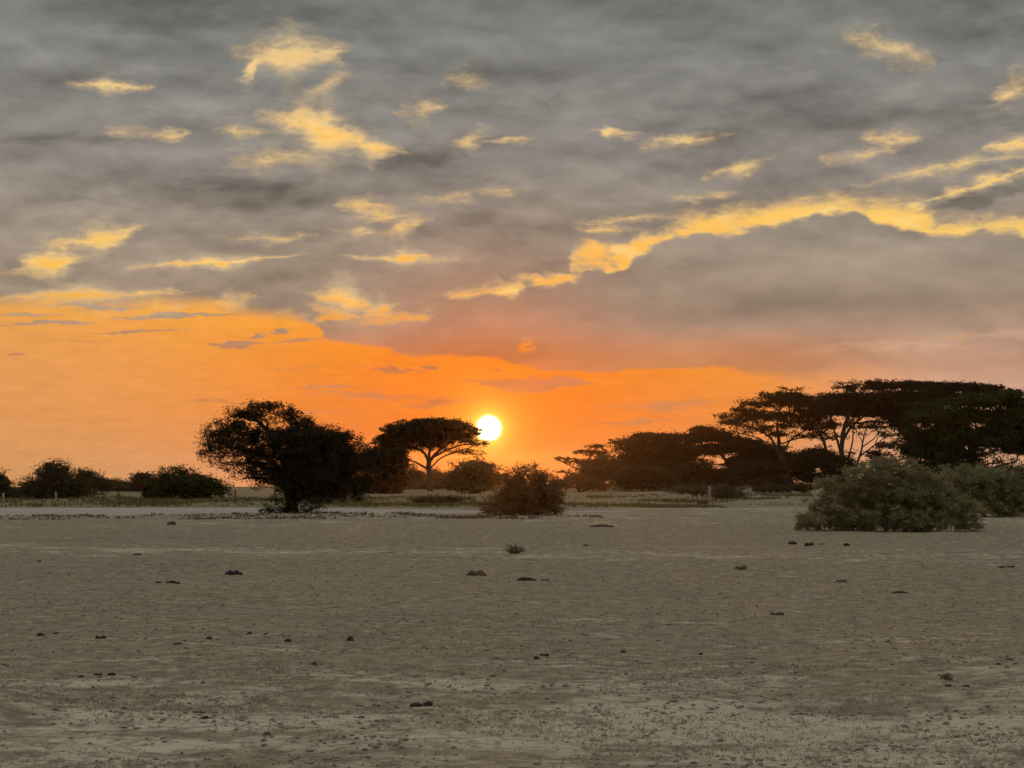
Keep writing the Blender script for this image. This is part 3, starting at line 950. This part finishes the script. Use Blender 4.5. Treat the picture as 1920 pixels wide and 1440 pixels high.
# --- bushes in the middle distance: (name, label, category, Y, base, pads, leaves, material, seed)
BUSHES = [
    ('round_bush', 'tall round dark bush with twiggy top near the left edge', 'bush', 128.0, (100, 941),
     [(98, 885, 42, 24, 1), (110, 905, 50, 26, 1.1), (70, 915, 40, 22, 1), (135, 915, 36, 22, 1), (100, 928, 70, 14, 1), (165, 930, 28, 12, .8)], 11000, LEAF_MID, 201),
    ('round_bush', 'dark bush cut by the left edge of the picture', 'bush', 132.0, (2, 940),
     [(0, 905, 26, 20, 1), (-18, 900, 36, 26, 1), (12, 925, 36, 16, 1)], 5000, LEAF_MID, 202),
    ('round_bush', 'smaller olive bush just right of the tall round bush at left', 'bush', 165.0, (168, 932),
     [(160, 893, 24, 15, 1), (180, 905, 26, 16, 1), (150, 915, 36, 16, 1), (198, 912, 20, 12, .8)], 4600, LEAF_MID, 203),
    ('low_bush', 'low far bush under the dip in the skyline at left', 'bush', 200.0, (250, 922),
     [(225, 912, 34, 10, 1), (262, 914, 36, 9, 1), (205, 908, 22, 12, 1), (240, 916, 64, 8, 1)], 5200, LEAF_MID, 204),
    ('low_bush', 'rounded far bush right of the skyline dip at left', 'bush', 195.0, (268, 922),
     [(268, 894, 22, 10, 1), (276, 906, 34, 14, 1), (280, 916, 40, 8, 1)], 3600, LEAF_MID, 205),
    ('broad_bush', 'broad dark green bush left of the large domed tree', 'bush', 124.0, (350, 938),
     [(320, 890, 40, 16, .9), (350, 905, 66, 24, 1.2), (385, 910, 44, 22, 1), (310, 912, 36, 22, 1), (345, 926, 72, 12, 1.1), (410, 922, 26, 14, .8), (350, 882, 18, 8, .4)], 13000, LEAF_GREEN, 206),
    ('low_bush', 'small dark bush at the left foot of the broad dark green bush', 'bush', 126.0, (283, 938),
     [(285, 925, 14, 10, 1), (280, 932, 13, 7, 1)], 1300, LEAF_DARK, 207),
    ('round_bush', 'rusty round bush under the sun behind the centre shrub', 'bush', 178.0, (885, 924),
     [(890, 878, 44, 20, 1), (870, 895, 42, 22, 1), (915, 895, 34, 24, 1), (885, 912, 56, 12, 1), (848, 905, 22, 14, .8)], 9500, LEAF_RUST, 208),
    ('far_bush', 'faint far bush seen between the umbrella acacia trunk and the rusty bush', 'bush', 225.0, (780, 918),
     [(775, 890, 28, 13, 1), (822, 896, 28, 13, 1), (795, 908, 60, 13, 1.3), (765, 874, 12, 6, .5)], 6200, LEAF_RUST, 209),
    ('low_mound_shrub', 'low olive mound-shaped shrub in the grass left of the centre shrub', 'shrub', 112.0, (815, 950),
     [(810, 940, 36, 9, 1), (840, 941, 26, 8, .8), (825, 946, 46, 6, 1)], 4200, LEAF_MID, 210),
    ('low_mound_shrub', 'small brown mound right of the low olive mound-shaped shrub', 'shrub', 122.0, (855, 944),
     [(852, 938, 22, 6, 1), (868, 941, 18, 5, .8)], 1700, LEAF_RUST, 211),
    ('round_bush', 'ball-shaped dark bush right of the centre shrub on a short stem', 'bush', 196.0, (1133, 919),
     [(1130, 875, 40, 22, 1.1), (1110, 888, 34, 20, 1), (1150, 885, 32, 22, 1), (1130, 900, 40, 14, .9)], 8200, LEAF_RUST, 212),
    ('round_bush', 'dark bush in front of the broad dome tree, right of the ball-shaped bush', 'bush', 192.0, (1210, 920),
     [(1205, 890, 44, 20, 1), (1240, 896, 44, 18, 1), (1180, 902, 34, 16, 1), (1225, 911, 76, 9, 1.1)], 9200, LEAF_MID, 213),
    ('round_bush', 'black bush below the dome tree gap, left of the leaning twin trunk', 'bush', 205.0, (1335, 915),
     [(1310, 888, 44, 20, 1.2), (1355, 893, 40, 18, 1.2), (1285, 896, 36, 16, 1.1), (1330, 906, 80, 10, 1.2)], 10500, LEAF_DARK, 214),
    ('round_bush', 'dark bush behind the foot of the leaning twin trunk', 'bush', 212.0, (1425, 914),
     [(1405, 880, 40, 20, 1.2), (1445, 885, 40, 20, 1.2), (1380, 892, 34, 14, 1.1), (1425, 903, 76, 11, 1.2)], 11000, LEAF_DARK, 215),
    ('round_bush', 'dark bush right of the leaning twin trunk, above the grey-green bush', 'bush', 215.0, (1535, 913),
     [(1530, 856, 46, 22, 1.2), (1566, 872, 44, 26, 1.2), (1505, 876, 34, 26, 1.1), (1545, 897, 66, 14, 1.1)], 14000, LEAF_DARK, 216),
    ('low_grey_shrub', 'grey low shrub beside the pale post right of centre', 'shrub', 140.0, (1367, 937),
     [(1362, 920, 20, 10, 1), (1378, 926, 22, 9, 1), (1355, 930, 20, 7, 1)], 2600, LEAF_DULL, 217),
    ('low_grey_shrub', 'low grey-brown scrub left of the pale post right of centre', 'shrub', 158.0, (1310, 926),
     [(1300, 918, 30, 7, 1), (1330, 917, 22, 8, .8), (1270, 920, 22, 5, .8)], 2600, LEAF_DULL, 218),
    ('low_grey_shrub', 'long low scrub between the grey shrub and the big grey-green bush', 'shrub', 175.0, (1450, 921),
     [(1430, 917, 30, 6, 1), (1470, 916, 36, 7, 1), (1505, 915, 26, 8, 1)], 3300, LEAF_MID, 219),
    ('low_bush', 'low far scrub under the thin layered acacia right of the centre shrub', 'bush', 190.0, (1090, 920),
     [(1080, 900, 30, 12, 1), (1058, 906, 26, 10, 1), (1110, 910, 40, 9, 1.1)], 4600, LEAF_RUST, 220),
    ('far_bush', 'far low bushy mass behind the dense dark tree left of the umbrella acacia', 'bush', 228.0, (745, 917),
     [(740, 905, 30, 12, 1), (700, 908, 40, 10, 1), (830, 910, 40, 8, 1)], 3600, LEAF_DARK, 221),
    ('round_bush', 'dark bush cut by the right edge under the green tree', 'bush', 150.0, (1890, 935),
     [(1900, 890, 40, 24, 1), (1860, 905, 34, 20, 1), (1920, 905, 40, 26, 1)], 6000, LEAF_MID, 222),
]
for (nm, lb, ct, Y, b, pads, lv, mt, sd) in BUSHES:
    bx_, by_ = b
    top = min(p[1] - p[3] for p in pads)
    limbs = [[(bx_ - 3, by_ + 1, 6), (bx_ - 8, (by_ + pads[0][1]) / 2, 4), (pads[0][0], pads[0][1], 2)],
             [(bx_ + 3, by_ + 1, 5), ((bx_ + pads[1][0]) / 2 + 4, (by_ + pads[1][1]) / 2, 3), (pads[1][0], pads[1][1], 2)]]
    plant(nm, lb, ct, Y, b, limbs, ragged(pads, 3 * len(pads), sd + 5000, 4, 8), lv, (2.1, 0.95), 7.0, mt, seed=sd, twig=0.35, fill=0.4, spikes=0.5, trunk_name='stem', crown_name='foliage')

# --- the rusty twiggy shrub in the centre foreground
plant('twiggy_shrub', 'rust-tinted twiggy shrub standing alone under the sun', 'shrub', 86.0, (985, 969),
      [[(980, 970, 6), (965, 930, 4), (950, 900, 2)], [(990, 970, 6), (1000, 925, 4), (1010, 890, 2)], [(1000, 970, 5), (1030, 935, 3), (1045, 910, 2)], [(972, 970, 5), (940, 950, 3), (915, 945, 2)], [(986, 970, 5), (985, 920, 3), (972, 880, 2)]],
      ragged([(980, 895, 42, 18, .7), (1010, 905, 40, 22, .9), (955, 912, 30, 22, .7), (985, 930, 62, 26, 1.2), (1035, 930, 26, 24, .8), (935, 948, 34, 16, .7), (915, 958, 18, 9, .5), (985, 955, 70, 13, 1.1), (1040, 955, 20, 13, .7), (975, 878, 24, 7, .25), (1000, 878, 14, 6, .2)], 34, 63, 4, 9),
      26000, (2.3, 0.8), 7.0, LEAF_RUST, BARK, seed=301, twig=0.8, spikes=0.9, trunk_name='stem', crown_name='foliage', flat=0.8, fill=0.15)
# --- grey-green bushes at the right
plant('grey_green_bush', 'large grey-green spreading bush on bare ground at right', 'bush', 64.5, (1665, 996),
      [[(1640, 997, 10), (1600, 950, 6), (1560, 920, 3)], [(1660, 997, 10), (1665, 940, 7), (1660, 890, 3)], [(1690, 997, 10), (1740, 950, 6), (1780, 930, 3)], [(1650, 997, 8), (1570, 970, 5), (1520, 975, 3)], [(1700, 997, 8), (1780, 975, 5), (1825, 975, 3)]],
      ragged([(1640, 890, 62, 24, .8), (1690, 888, 56, 24, .8), (1600, 920, 62, 32, 1), (1670, 925, 90, 36, 1.2), (1750, 930, 62, 34, 1), (1560, 950, 44, 28, .9), (1540, 978, 52, 18, 1.0), (1515, 985, 26, 10, .9), (1620, 970, 90, 24, 1.2),
       (1720, 968, 90, 26, 1.2), (1800, 960, 40, 28, .9), (1815, 982, 32, 13, .8), (1580, 985, 60, 10, .8), (1740, 986, 80, 9, .9), (1670, 870, 30, 10, .4)], 70, 61),
      92000, (2.8, 0.85), 8.5, LEAF_GREY, BARK_PALE, seed=302, twig=0.5, spikes=0.9, flat=0.8, trunk_name='stem', crown_name='foliage', fill=0.03, tight=0.72)
plant('grey_green_bush', 'grey-green bush at the right edge behind the larger one', 'bush', 86.0, (1870, 970),
      [[(1850, 971, 8), (1820, 930, 5), (1800, 900, 3)], [(1880, 971, 8), (1900, 920, 5), (1910, 890, 3)]],
      ragged([(1800, 900, 50, 22, .9), (1850, 900, 50, 24, 1), (1900, 905, 46, 28, 1), (1850, 930, 70, 30, 1.2), (1910, 940, 46, 28, 1.1), (1880, 955, 60, 15, 1.1), (1950, 930, 40, 40, 1), (1770, 910, 30, 22, .8)], 40, 62),
      38000, (2.5, 0.9), 9.0, LEAF_GREY, BARK_PALE, seed=303, twig=0.5, spikes=0.7, flat=0.75, trunk_name='stem', crown_name='foliage', fill=0.08, tight=0.8)

# --- trees right of centre
plant('layered_acacia', 'small thin layered acacia with reddish twigs, right of the centre shrub', 'tree', 230.0, (1105, 908),
      [[(1106, 910, 5), (1100, 885, 4), (1090, 868, 3)], [(1102, 890, 3), (1075, 875, 2), (1045, 862, 2)], [(1098, 876, 3), (1110, 850, 2), (1120, 838, 2)], [(1104, 895, 2), (1075, 888, 2), (1050, 885, 1.5)]],
      [(1115, 836, 22, 5, .8), (1090, 847, 24, 5, .7), (1060, 860, 24, 4, .6), (1085, 866, 30, 6, .6), (1125, 850, 26, 9, .9), (1060, 885, 22, 4, .35), (1150, 828, 12, 4, .6), (1105, 868, 24, 10, .6)],
      3600, (2.1, 0.8), 5.0, LEAF_DARK, seed=401, flat=0.35, twig=0.9, spikes=0.6)
plant('dome_tree', 'broad dark dome tree with flat crown right of the ball-shaped bush', 'tree', 240.0, (1240, 909),
      [[(1240, 911, 10), (1238, 880, 8), (1230, 850, 5)], [(1239, 885, 6), (1275, 850, 4)], [(1239, 885, 6), (1200, 855, 4)]],
      [(1215, 818, 46, 9, 1), (1190, 835, 46, 16, 1), (1250, 822, 50, 12, 1.1), (1230, 845, 76, 20, 1.3), (1275, 850, 50, 24, 1.1), (1185, 865, 46, 22, 1), (1240, 878, 76, 24, 1.4), (1160, 840, 18, 9, .5), (1270, 895, 50, 14, 1), (1190, 892, 40, 16, 1)],
      24000, (2.3, 1.0), 8.0, LEAF_DARK, seed=402, flat=0.5, fill=0.45)
plant('dome_tree', 'dark humped tree between the broad dome tree and the tall acacias', 'tree', 255.0, (1370, 905),
      [[(1372, 907, 9), (1372, 880, 7), (1350, 850, 5)], [(1372, 885, 5), (1395, 850, 4)]],
      [(1315, 806, 32, 9, 1), (1300, 822, 36, 14, 1), (1345, 818, 40, 14, 1.1), (1385, 835, 44, 18, 1.2), (1335, 842, 50, 14, 1.2), (1410, 850, 36, 22, 1.1), (1385, 868, 36, 18, 1.1), (1300, 848, 30, 16, .9), (1425, 870, 30, 16, 1), (1400, 892, 46, 14, 1.1), (1330, 868, 20, 8, .4), (1305, 880, 36, 16, 1), (1440, 846, 46, 16, 1.1), (1468, 866, 34, 20, 1.1), (1410, 834, 36, 12, 1)],
      26000, (2.3, 1.0), 8.0, LEAF_DARK, seed=403, flat=0.5, fill=0.45)
# --- tall acacias at the right
plant('tall_acacia', 'tall acacia with leaning twin trunk and wide spreading crown', 'tree', 242.0, (1482, 906),
      [[(1484, 908, 12), (1478, 885, 9), (1468, 858, 8), (1462, 828, 6), (1460, 798, 4), (1465, 770, 3)],
       [(1478, 906, 8), (1468, 872, 7), (1455, 840, 5), (1440, 815, 4), (1400, 800, 3), (1365, 785, 2)],
       [(1469, 848, 4), (1480, 825, 3), (1510, 805, 3), (1530, 790, 2)], [(1464, 832, 3), (1495, 822, 3), (1525, 818, 2), (1545, 812, 2)], [(1455, 842, 3), (1425, 822, 2), (1390, 812, 2), (1370, 808, 2)],
       [(1462, 800, 3), (1490, 770, 3), (1520, 750, 2)]],
      [(1470, 742, 52, 9, 1.1), (1440, 755, 44, 11, .9), (1500, 752, 62, 14, 1.2), (1395, 770, 36, 9, .6), (1355, 780, 20, 7, .42), (1420, 778, 44, 10, .7), (1470, 780, 56, 12, .9), (1530, 775, 44, 18, 1.1),
       (1380, 795, 30, 7, .45), (1360, 792, 22, 5, .3), (1430, 800, 40, 8, .5), (1500, 797, 44, 9, .8), (1405, 808, 30, 5, .35), (1540, 800, 30, 9, .8), (1395, 752, 20, 6, .3), (1480, 730, 26, 4, .3), (1460, 812, 40, 7, .5), (1520, 815, 40, 8, .6), (1400, 785, 40, 10, .6)],
      33000, (2.2, 0.85), 7.0, LEAF_DARK, seed=501, flat=0.42, twig=0.85, spikes=0.7, fill=0.1)
plant('tall_acacia', 'tallest acacia with upright dark trunk and flat top, left of the green tree', 'tree', 232.0, (1578, 905),
      [[(1578, 908, 14), (1577, 870, 11), (1576, 835, 9), (1580, 800, 8), (1592, 770, 6)], [(1560, 905, 7), (1553, 850, 6), (1545, 820, 5), (1530, 795, 4)],
       [(1577, 838, 6), (1590, 805, 5), (1625, 775, 4), (1660, 755, 3)], [(1577, 850, 5), (1565, 810, 4), (1555, 775, 3)]],
      [(1600, 728, 40, 8, .9), (1660, 722, 56, 9, 1.2), (1700, 722, 44, 9, 1.2), (1570, 745, 44, 10, 1), (1620, 748, 70, 16, 1.4), (1690, 745, 62, 18, 1.4), (1590, 770, 56, 12, 1.1), (1650, 770, 60, 14, 1.2),
       (1560, 795, 36, 9, .8), (1600, 792, 30, 7, .5), (1650, 790, 40, 6, .5), (1550, 812, 24, 7, .5), (1580, 718, 26, 5, .3), (1720, 765, 50, 20, 1.2), (1625, 716, 34, 4, .35), (1740, 722, 40, 8, 1), (1700, 795, 34, 18, 1), (1560, 822, 30, 7, .5), (1640, 800, 50, 7, .5), (1560, 760, 60, 14, 1.2), (1640, 762, 80, 18, 1.4), (1725, 752, 60, 20, 1.3), (1690, 780, 40, 16, 1.1)],
      52000, (2.3, 0.9), 7.0, LEAF_DARK, seed=502, flat=0.42, twig=0.8, spikes=0.8, fill=0.2)
plant('slender_tree', 'slender bare-limbed small tree against the bright gap behind the grey-green bush', 'tree', 215.0, (1601, 906),
      [[(1597, 908, 6), (1604, 872, 5), (1615, 848, 4), (1617, 825, 3), (1622, 805, 2)], [(1610, 858, 3), (1635, 838, 2.4), (1655, 825, 2), (1668, 812, 2)], [(1617, 838, 2.5), (1640, 820, 2), (1652, 800, 1.6)],
       [(1585, 908, 5), (1590, 860, 3.4), (1597, 830, 3), (1596, 805, 2)], [(1616, 828, 2), (1608, 812, 1.6), (1600, 798, 1.4)], [(1640, 833, 2), (1648, 815, 1.5), (1640, 798, 1.3)]],
      [(1640, 800, 30, 5, .5), (1660, 815, 22, 8, .4), (1665, 835, 24, 10, .8), (1600, 800, 20, 5, .3), (1645, 852, 32, 8, .9), (1655, 865, 40, 8, .9), (1600, 848, 18, 4, .3), (1615, 812, 26, 6, .14)],
      5600, (2.0, 0.75), 5.5, LEAF_DARK, seed=503, flat=0.45, twig=0.95, spikes=0.5)
plant('green_tree', 'dense green tree with layered foliage at the right edge', 'tree', 150.0, (1790, 936),
      [[(1790, 938, 20), (1788, 890, 15), (1780, 840, 10), (1760, 800, 6)], [(1789, 890, 10), (1830, 840, 7), (1860, 800, 5)], [(1788, 880, 9), (1740, 840, 6), (1710, 820, 4)], [(1795, 900, 8), (1850, 880, 5), (1900, 865, 4)]],
      [(1760, 760, 60, 12, .9), (1840, 752, 70, 16, 1.1), (1880, 745, 50, 14, 1), (1740, 785, 60, 16, 1.1), (1810, 780, 90, 20, 1.4), (1890, 785, 60, 26, 1.3), (1715, 815, 42, 20, 1), (1780, 818, 80, 26, 1.5), (1860, 820, 80, 26, 1.5),
       (1720, 845, 44, 20, 1.1), (1770, 850, 70, 22, 1.2), (1840, 848, 60, 16, .8), (1690, 835, 20, 14, .6), (1910, 835, 40, 24, 1), (1755, 872, 60, 14, .9), (1945, 790, 50, 50, 1), (1905, 742, 20, 7, .5), (1790, 880, 90, 22, 1.4), (1730, 890, 50, 20, 1.1), (1860, 885, 30, 14, .6)],
      62000, (2.5, 1.05), 10.0, LEAF_GREEN, seed=504, flat=0.4, twig=0.5, spikes=0.6, fill=0.35)
plant('far_acacia', 'dark flat-topped tree showing above the green tree at the right edge', 'tree', 205.0, (1830, 910),
      [[(1830, 912, 12), (1825, 850, 10), (1815, 790, 7), (1790, 755, 5)], [(1826, 840, 7), (1860, 790, 5), (1880, 760, 4)]],
      [(1790, 725, 50, 9, 1.2), (1835, 730, 56, 10, 1.3), (1760, 735, 40, 14, 1.1), (1880, 740, 50, 12, 1.1), (1810, 750, 80, 16, 1.4), (1905, 755, 34, 14, 1), (1870, 865, 50, 7, .25), (1900, 840, 40, 12, .4)],
      20000, (2.3, 0.95), 7.0, LEAF_DARK, seed=505, flat=0.45, twig=0.6, spikes=0.8, fill=0.25)

# ------------------------------------------------------------------ fence posts
POSTS = [
    (6, 944, 19, 4.5, WOOD, 'pale fence post at the very left edge of the picture'),
    (62, 941, 9, 2.6, WOOD_DARK, 'short thin fence post below the tall round bush'),
    (105, 943, 20, 4.0, WOOD, 'pale fence post in front of the tall round bush at left'),
    (222, 947, 25, 4.6, WOOD_DARK, 'brown fence post in the open gap between the left bushes'),
    (441, 943, 24, 3.6, WOOD_DARK, 'thin dark fence post between the broad bush and the large domed tree'),
    (987, 921, 14, 3.0, WOOD_DARK, 'faint fence post behind the rust-tinted twiggy shrub'),
    (1107, 932, 14, 3.6, WOOD, 'short pale fence post in front of the ball-shaped bush'),
    (1331, 936, 24, 5.0, WOOD, 'bent pale fence post beside the grey low shrub'),
]
for i, (x, y, h, w, m, lb) in enumerate(POSTS):
    p = ground_at(x, y)
    u = p[1] / FPX
    g_ = np.random.default_rng(700 + i)
    wd = Wood()
    zz = np.linspace(-0.25, h * u, 7)
    lean = g_.normal(0, 0.04, 2)
    cx = np.stack([zz * lean[0] + g_.normal(0, 0.008, 7), zz * lean[1] + g_.normal(0, 0.008, 7), zz], 1)
    if x == 1331:
        cx[:, 0] += np.array([0.04, 0.04, 0.02, -0.02, -0.03, 0.0, -0.04])
    rr = np.full(7, w * u * 0.5) * g_.uniform(0.85, 1.1, 7)
    cx = np.concatenate([cx, cx[-1:] + [[0, 0, 0.015]]])
    rr = np.concatenate([rr, [0.004]])
    wd.tube(cx, rr, 8)
    o = link('fence_post', wd.mesh('fence_post'), m)
    o.location = p
    tag(o, lb, 'fence post', 'posts of the fence beyond the plain')


# ------------------------------------------------------------------ clods on the plain
def lump_mesh(name, seed, parts):
    """lumpy clod made of one or several lumps, unit size; base at z = 0"""
    import bmesh
    g_ = np.random.default_rng(seed)
    bm = bmesh.new()
    for (cx, cy, sx, sy, sz) in parts:
        r = bmesh.ops.create_icosphere(bm, subdivisions=2, radius=1.0)
        ph = g_.uniform(0, 6, 9)
        for v in r['verts']:
            d = v.co.normalized()
            k = 1 + 0.16 * math.sin(3.1 * d.x + ph[0]) * math.sin(2.7 * d.y + ph[1]) + 0.12 * math.sin(5.3 * d.z + 4.1 * d.x + ph[2]) + 0.09 * math.sin(7.7 * d.y - 6.1 * d.z + ph[3]) + g_.normal(0, 0.035)
            zc = d.z * k
            zc = zc if zc > -0.45 else -0.45
            v.co = (cx + d.x * k * sx, cy + d.y * k * sy, (zc + 0.42) * sz)
    me = bpy.data.meshes.new(name)
    bm.to_mesh(me)
    bm.free()
    return me


SHAPES = {
    's': [lump_mesh('clod', 800 + i, [(0, 0, .5, .5, .36)]) for i in range(5)],
    'p': [lump_mesh('clod', 820 + i, [(-.22, 0.05, .3, .3, .26), (.24, -.05, .28, .3, .30)]) for i in range(3)],
    'h': [lump_mesh('clod_heap', 840 + i, [(-.34, .1, .17, .2, .12), (-.12, -.1, .22, .22, .17), (.12, .12, .2, .2, .16), (.34, -.05, .16, .18, .10), (.02, .3, .2, .15, .10)]) for i in range(3)],
}
# photograph x, y of the foot, width px, height factor, shape, material, label
CL = [
    (75, 1192, 13, 1.0, 's', 0, 'leftmost small black clod of the scattered row on the left plain'),
    (103, 1189, 12, .7, 's', 0, 'flat dark clod just right of the leftmost black clod'),
    (187, 1198, 19, .8, 'p', 0, 'double black clod in the left part of the scattered row'),
    (332, 1208, 15, .5, 's', 0, 'thin flat clod, lower one left of the row middle'),
    (346, 1202, 9, .7, 's', 0, 'tiny dark clod just above right of the thin flat clod'),
    (392, 1199, 12, 1.0, 's', 0, 'small dark clod in the middle of the scattered row'),
    (467, 1189, 12, .8, 's', 0, 'small oval clod, left one of the highest pair in the row'),
    (499, 1189, 9, .7, 's', 0, 'tiny clod, right one of the highest pair in the row'),
    (539, 1204, 13, 1.0, 's', 0, 'dark clod second from the right end of the scattered row'),
    (656, 1202, 15, 1.25, 's', 0, 'blocky black clod at the right end of the scattered row'),
    (589, 1247, 12, .9, 's', 0, 'lone dark clod below the right end of the scattered row'),
    (150, 1270, 13, .8, 's', 0, 'left of three black clods in a short line at lower left'),
    (182, 1267, 18, .8, 'p', 0, 'middle of three black clods in a short line at lower left'),
    (208, 1267, 16, .9, 's', 0, 'right of three black clods in a short line at lower left'),
    (62, 1341, 14, .6, 's', 1, 'small brown clod near the lower left corner'),
    (372, 1337, 22, .5, 's', 1, 'flat brown clod, upper left of the lower left cluster'),
    (382, 1348, 18, .7, 's', 0, 'black clod, lowest of the lower left cluster'),
    (402, 1337, 15, .5, 's', 1, 'flat brown clod, right one of the lower left cluster'),
    (231, 1366, 14, .8, 's', 1, 'small brown clod below the lower left cluster, to its left'),
    (500, 1379, 20, .7, 's', 1, 'pale brown clod low on the plain, right of the lower left cluster'),
    (781, 1326, 24, .7, 's', 0, 'left half of the big black pair of clods low in the centre'),
    (801, 1324, 22, .9, 's', 0, 'right half of the big black pair of clods low in the centre'),
    (122, 1153, 9, .6, 's', 1, 'tiny brown speck of a clod above the scattered row at left'),
    (436, 1079, 34, 1.0, 'h', 0, 'long flat dark heap on the left middle plain'),
    (296, 1093, 15, .5, 's', 0, 'small flat clod left of the lower flat dark heap'),
    (322, 1094, 28, .9, 'h', 0, 'lower flat dark heap on the left middle plain'),
    (893, 1080, 42, 1.0, 'h', 1, 'wide brown heap left of the plain centre'),
    (72, 1054, 10, .8, 's', 1, 'small brown clod far out at the left edge of the plain'),
    (255, 1041, 16, .5, 's', 1, 'faint flat brown clod far out on the left plain'),
    (1006, 1237, 13, 1.1, 's', 0, 'round black clod, left of the close pair right of centre'),
    (1020, 1231, 19, .7, 'p', 0, 'flat black clod, right of the pair right of centre'),
    (1168, 1224, 12, .9, 's', 0, 'lone oval black clod on the right middle plain'),
    (1314, 1228, 9, 1.2, 's', 0, 'small upright black clod right of the lone oval clod'),
    (987, 1089, 36, .9, 'h', 0, 'wide black heap near the centre of the plain'),
    (1021, 1089, 16, .5, 'p', 0, 'small flat clod at the right end of the wide black heap'),
    (1487, 1021, 15, .8, 's', 0, 'leftmost dark clod in front of the large grey-green bush'),
    (1518, 1024, 18, .9, 'p', 0, 'lumpy double clod in front of the large grey-green bush'),
    (1541, 1021, 11, .5, 's', 1, 'tiny flat clod right of the lumpy double clod'),
    (1588, 1024, 13, .9, 's', 0, 'rightmost dark clod in front of the large grey-green bush'),
    (1098, 1024, 12, .6, 's', 1, 'faint brown clod right of the dead twig plant'),
    (1457, 1154, 26, .6, 'p', 1, 'flat brown clod on the right middle plain'),
    (1690, 1113, 28, .7, 'h', 1, 'low brown heap on the right plain below the large bush'),
    (1578, 1092, 20, .6, 'p', 1, 'faint brown clod above left of the low brown heap'),
    (1874, 1247, 10, 1.0, 's', 0, 'small dark clod left of the flat clods near the right edge'),
    (1895, 1238, 16, .5, 's', 1, 'flat brown clod near the right edge'),
    (1906, 1246, 12, .6, 's', 0, 'small dark clod under the flat brown clod near the right edge'),
    (1779, 1288, 14, .9, 'p', 0, 'dark broken clod low on the right plain'),
    (1812, 1288, 16, .6, 's', 1, 'flat brown clod right of the dark broken clod'),
    (1880, 1064, 11, .6, 's', 0, 'left of two far small clods near the right edge'),
    (1896, 1064, 14, .7, 'p', 0, 'right of two far small clods near the right edge'),
    (1504, 1340, 16, .6, 's', 1, 'flat brown clod on the pale patch low at right'),
    (1665, 1204, 13, .6, 's', 1, 'small brown clod on the right plain above the broken clod'),
    (1232, 1151, 9, .6, 's', 1, 'tiny dark speck of a clod right of centre'),
    (1601, 1216, 9, .8, 's', 1, 'tiny brown clod left of the small brown clod at right'),
    (1302, 1432, 16, .6, 's', 1, 'brown clod at the bottom edge right of centre'),
    (1765, 1434, 16, .6, 's', 0, 'dark clod at the bottom edge at right'),
    (320, 984, 18, .6, 's', 1, 'dark flat clod by the near edge of the pale track at left'),
    (1130, 988, 44, .5, 'h', 1, 'long flat brown heap right of the rust-tinted shrub'),
    (1318, 945, 20, .5, 's', 0, 'dark flat clod left of the bent pale post'),
]
for i, (x, y, w, hf, sh, m, lb) in enumerate(CL):
    p = ground_at(x, y)
    u = p[1] / FPX
    src = SHAPES[sh][i % len(SHAPES[sh])]
    me = src.copy()
    me.materials.append(DUNG_BROWN if m else DUNG)
    o = link('dark_clod', me, None)
    s = w * u * 1.05
    o.location = (p[0], p[1] + s * 0.4, float(terrain(p[0], p[1] + s * 0.4)) - 0.012)
    g_ = np.random.default_rng(900 + i)
    o.scale = (s, s * g_.uniform(0.75, 1.0), s * hf * g_.uniform(0.9, 1.15))
    o.rotation_euler = (0, 0, g_.uniform(-0.5, 0.5))
    tag(o, lb, 'clod', 'dark clods lying on the plain')

# ------------------------------------------------------------------ small dry plants on the plain
DRY = leaf_mat('dead_twigs', (0.12, 0.09, 0.065), (0.27, 0.205, 0.15), 0.1)


def dry_plant(px, py, w, h, seed, label, n=60, col=None):
    p = ground_at(px, py)
    u = p[1] / FPX
    g_ = np.random.default_rng(seed)
    wd = Wood()
    for k in range(n):
        a = g_.uniform(0, 6.283)
        r = g_.uniform(0.1, 1) ** 0.7
        tip = np.array([math.cos(a) * r * w * u * 0.5, math.sin(a) * r * w * u * 0.5, h * u * g_.uniform(0.25, 1.0) * (1.1 - 0.6 * r)])
        wd.tube(arc(np.array([g_.normal(0, .03), g_.normal(0, .03), -0.03]), tip, g_, 0.2, 0.14, 5), np.linspace(0.012, 0.005, 5), 3)
        if g_.uniform() < 0.6:
            t2 = tip + g_.normal(0, 1, 3) * np.array([.14, .14, .08]) * w * u
            t2[2] = abs(t2[2])
            wd.tube(arc(tip * 0.6, t2, g_, 0.1, 0.15, 4), np.linspace(0.008, 0.004, 4), 3)
    o = link('dry_twig_plant', wd.mesh('dry_twig_plant'), col or DRY)
    o.location = p
    tag(o, label, 'plant')


dry_plant(964, 1038, 44, 22, 1001, 'small reddish dead twig plant on the plain below the twiggy shrub')
dry_plant(1775, 1275, 26, 16, 1002, 'small dark dry sprig above the dark broken clod at right', 26)
dry_plant(1390, 1068, 34, 10, 1004, 'faint dry sprig on the right middle plain', 24)

# ------------------------------------------------------------------ dusty evening air
hv = np.array([[x, y, z] for z in (-12.2, 15.6) for x, y in ((-1600, -1600), (1600, -1600), (1600, 1600), (-1600, 1600))], float)
hf_ = np.array([[3, 2, 1, 0], [4, 5, 6, 7], [0, 1, 5, 4], [1, 2, 6, 5], [2, 3, 7, 6], [3, 0, 4, 7]])
hm, hn, hout = new_mat('evening_air')
pv = hn.new('ShaderNodeVolumePrincipled')
pv.inputs['Color'].default_value = (0.92, 0.76, 0.60, 1)
pv.inputs['Density'].default_value = 0.00007
pv.inputs['Anisotropy'].default_value = 0.9
hm.node_tree.links.new(pv.outputs[0], hout.inputs['Volume'])
tag(link('haze', np_mesh('haze', hv, [hf_]), hm), kind='stuff')
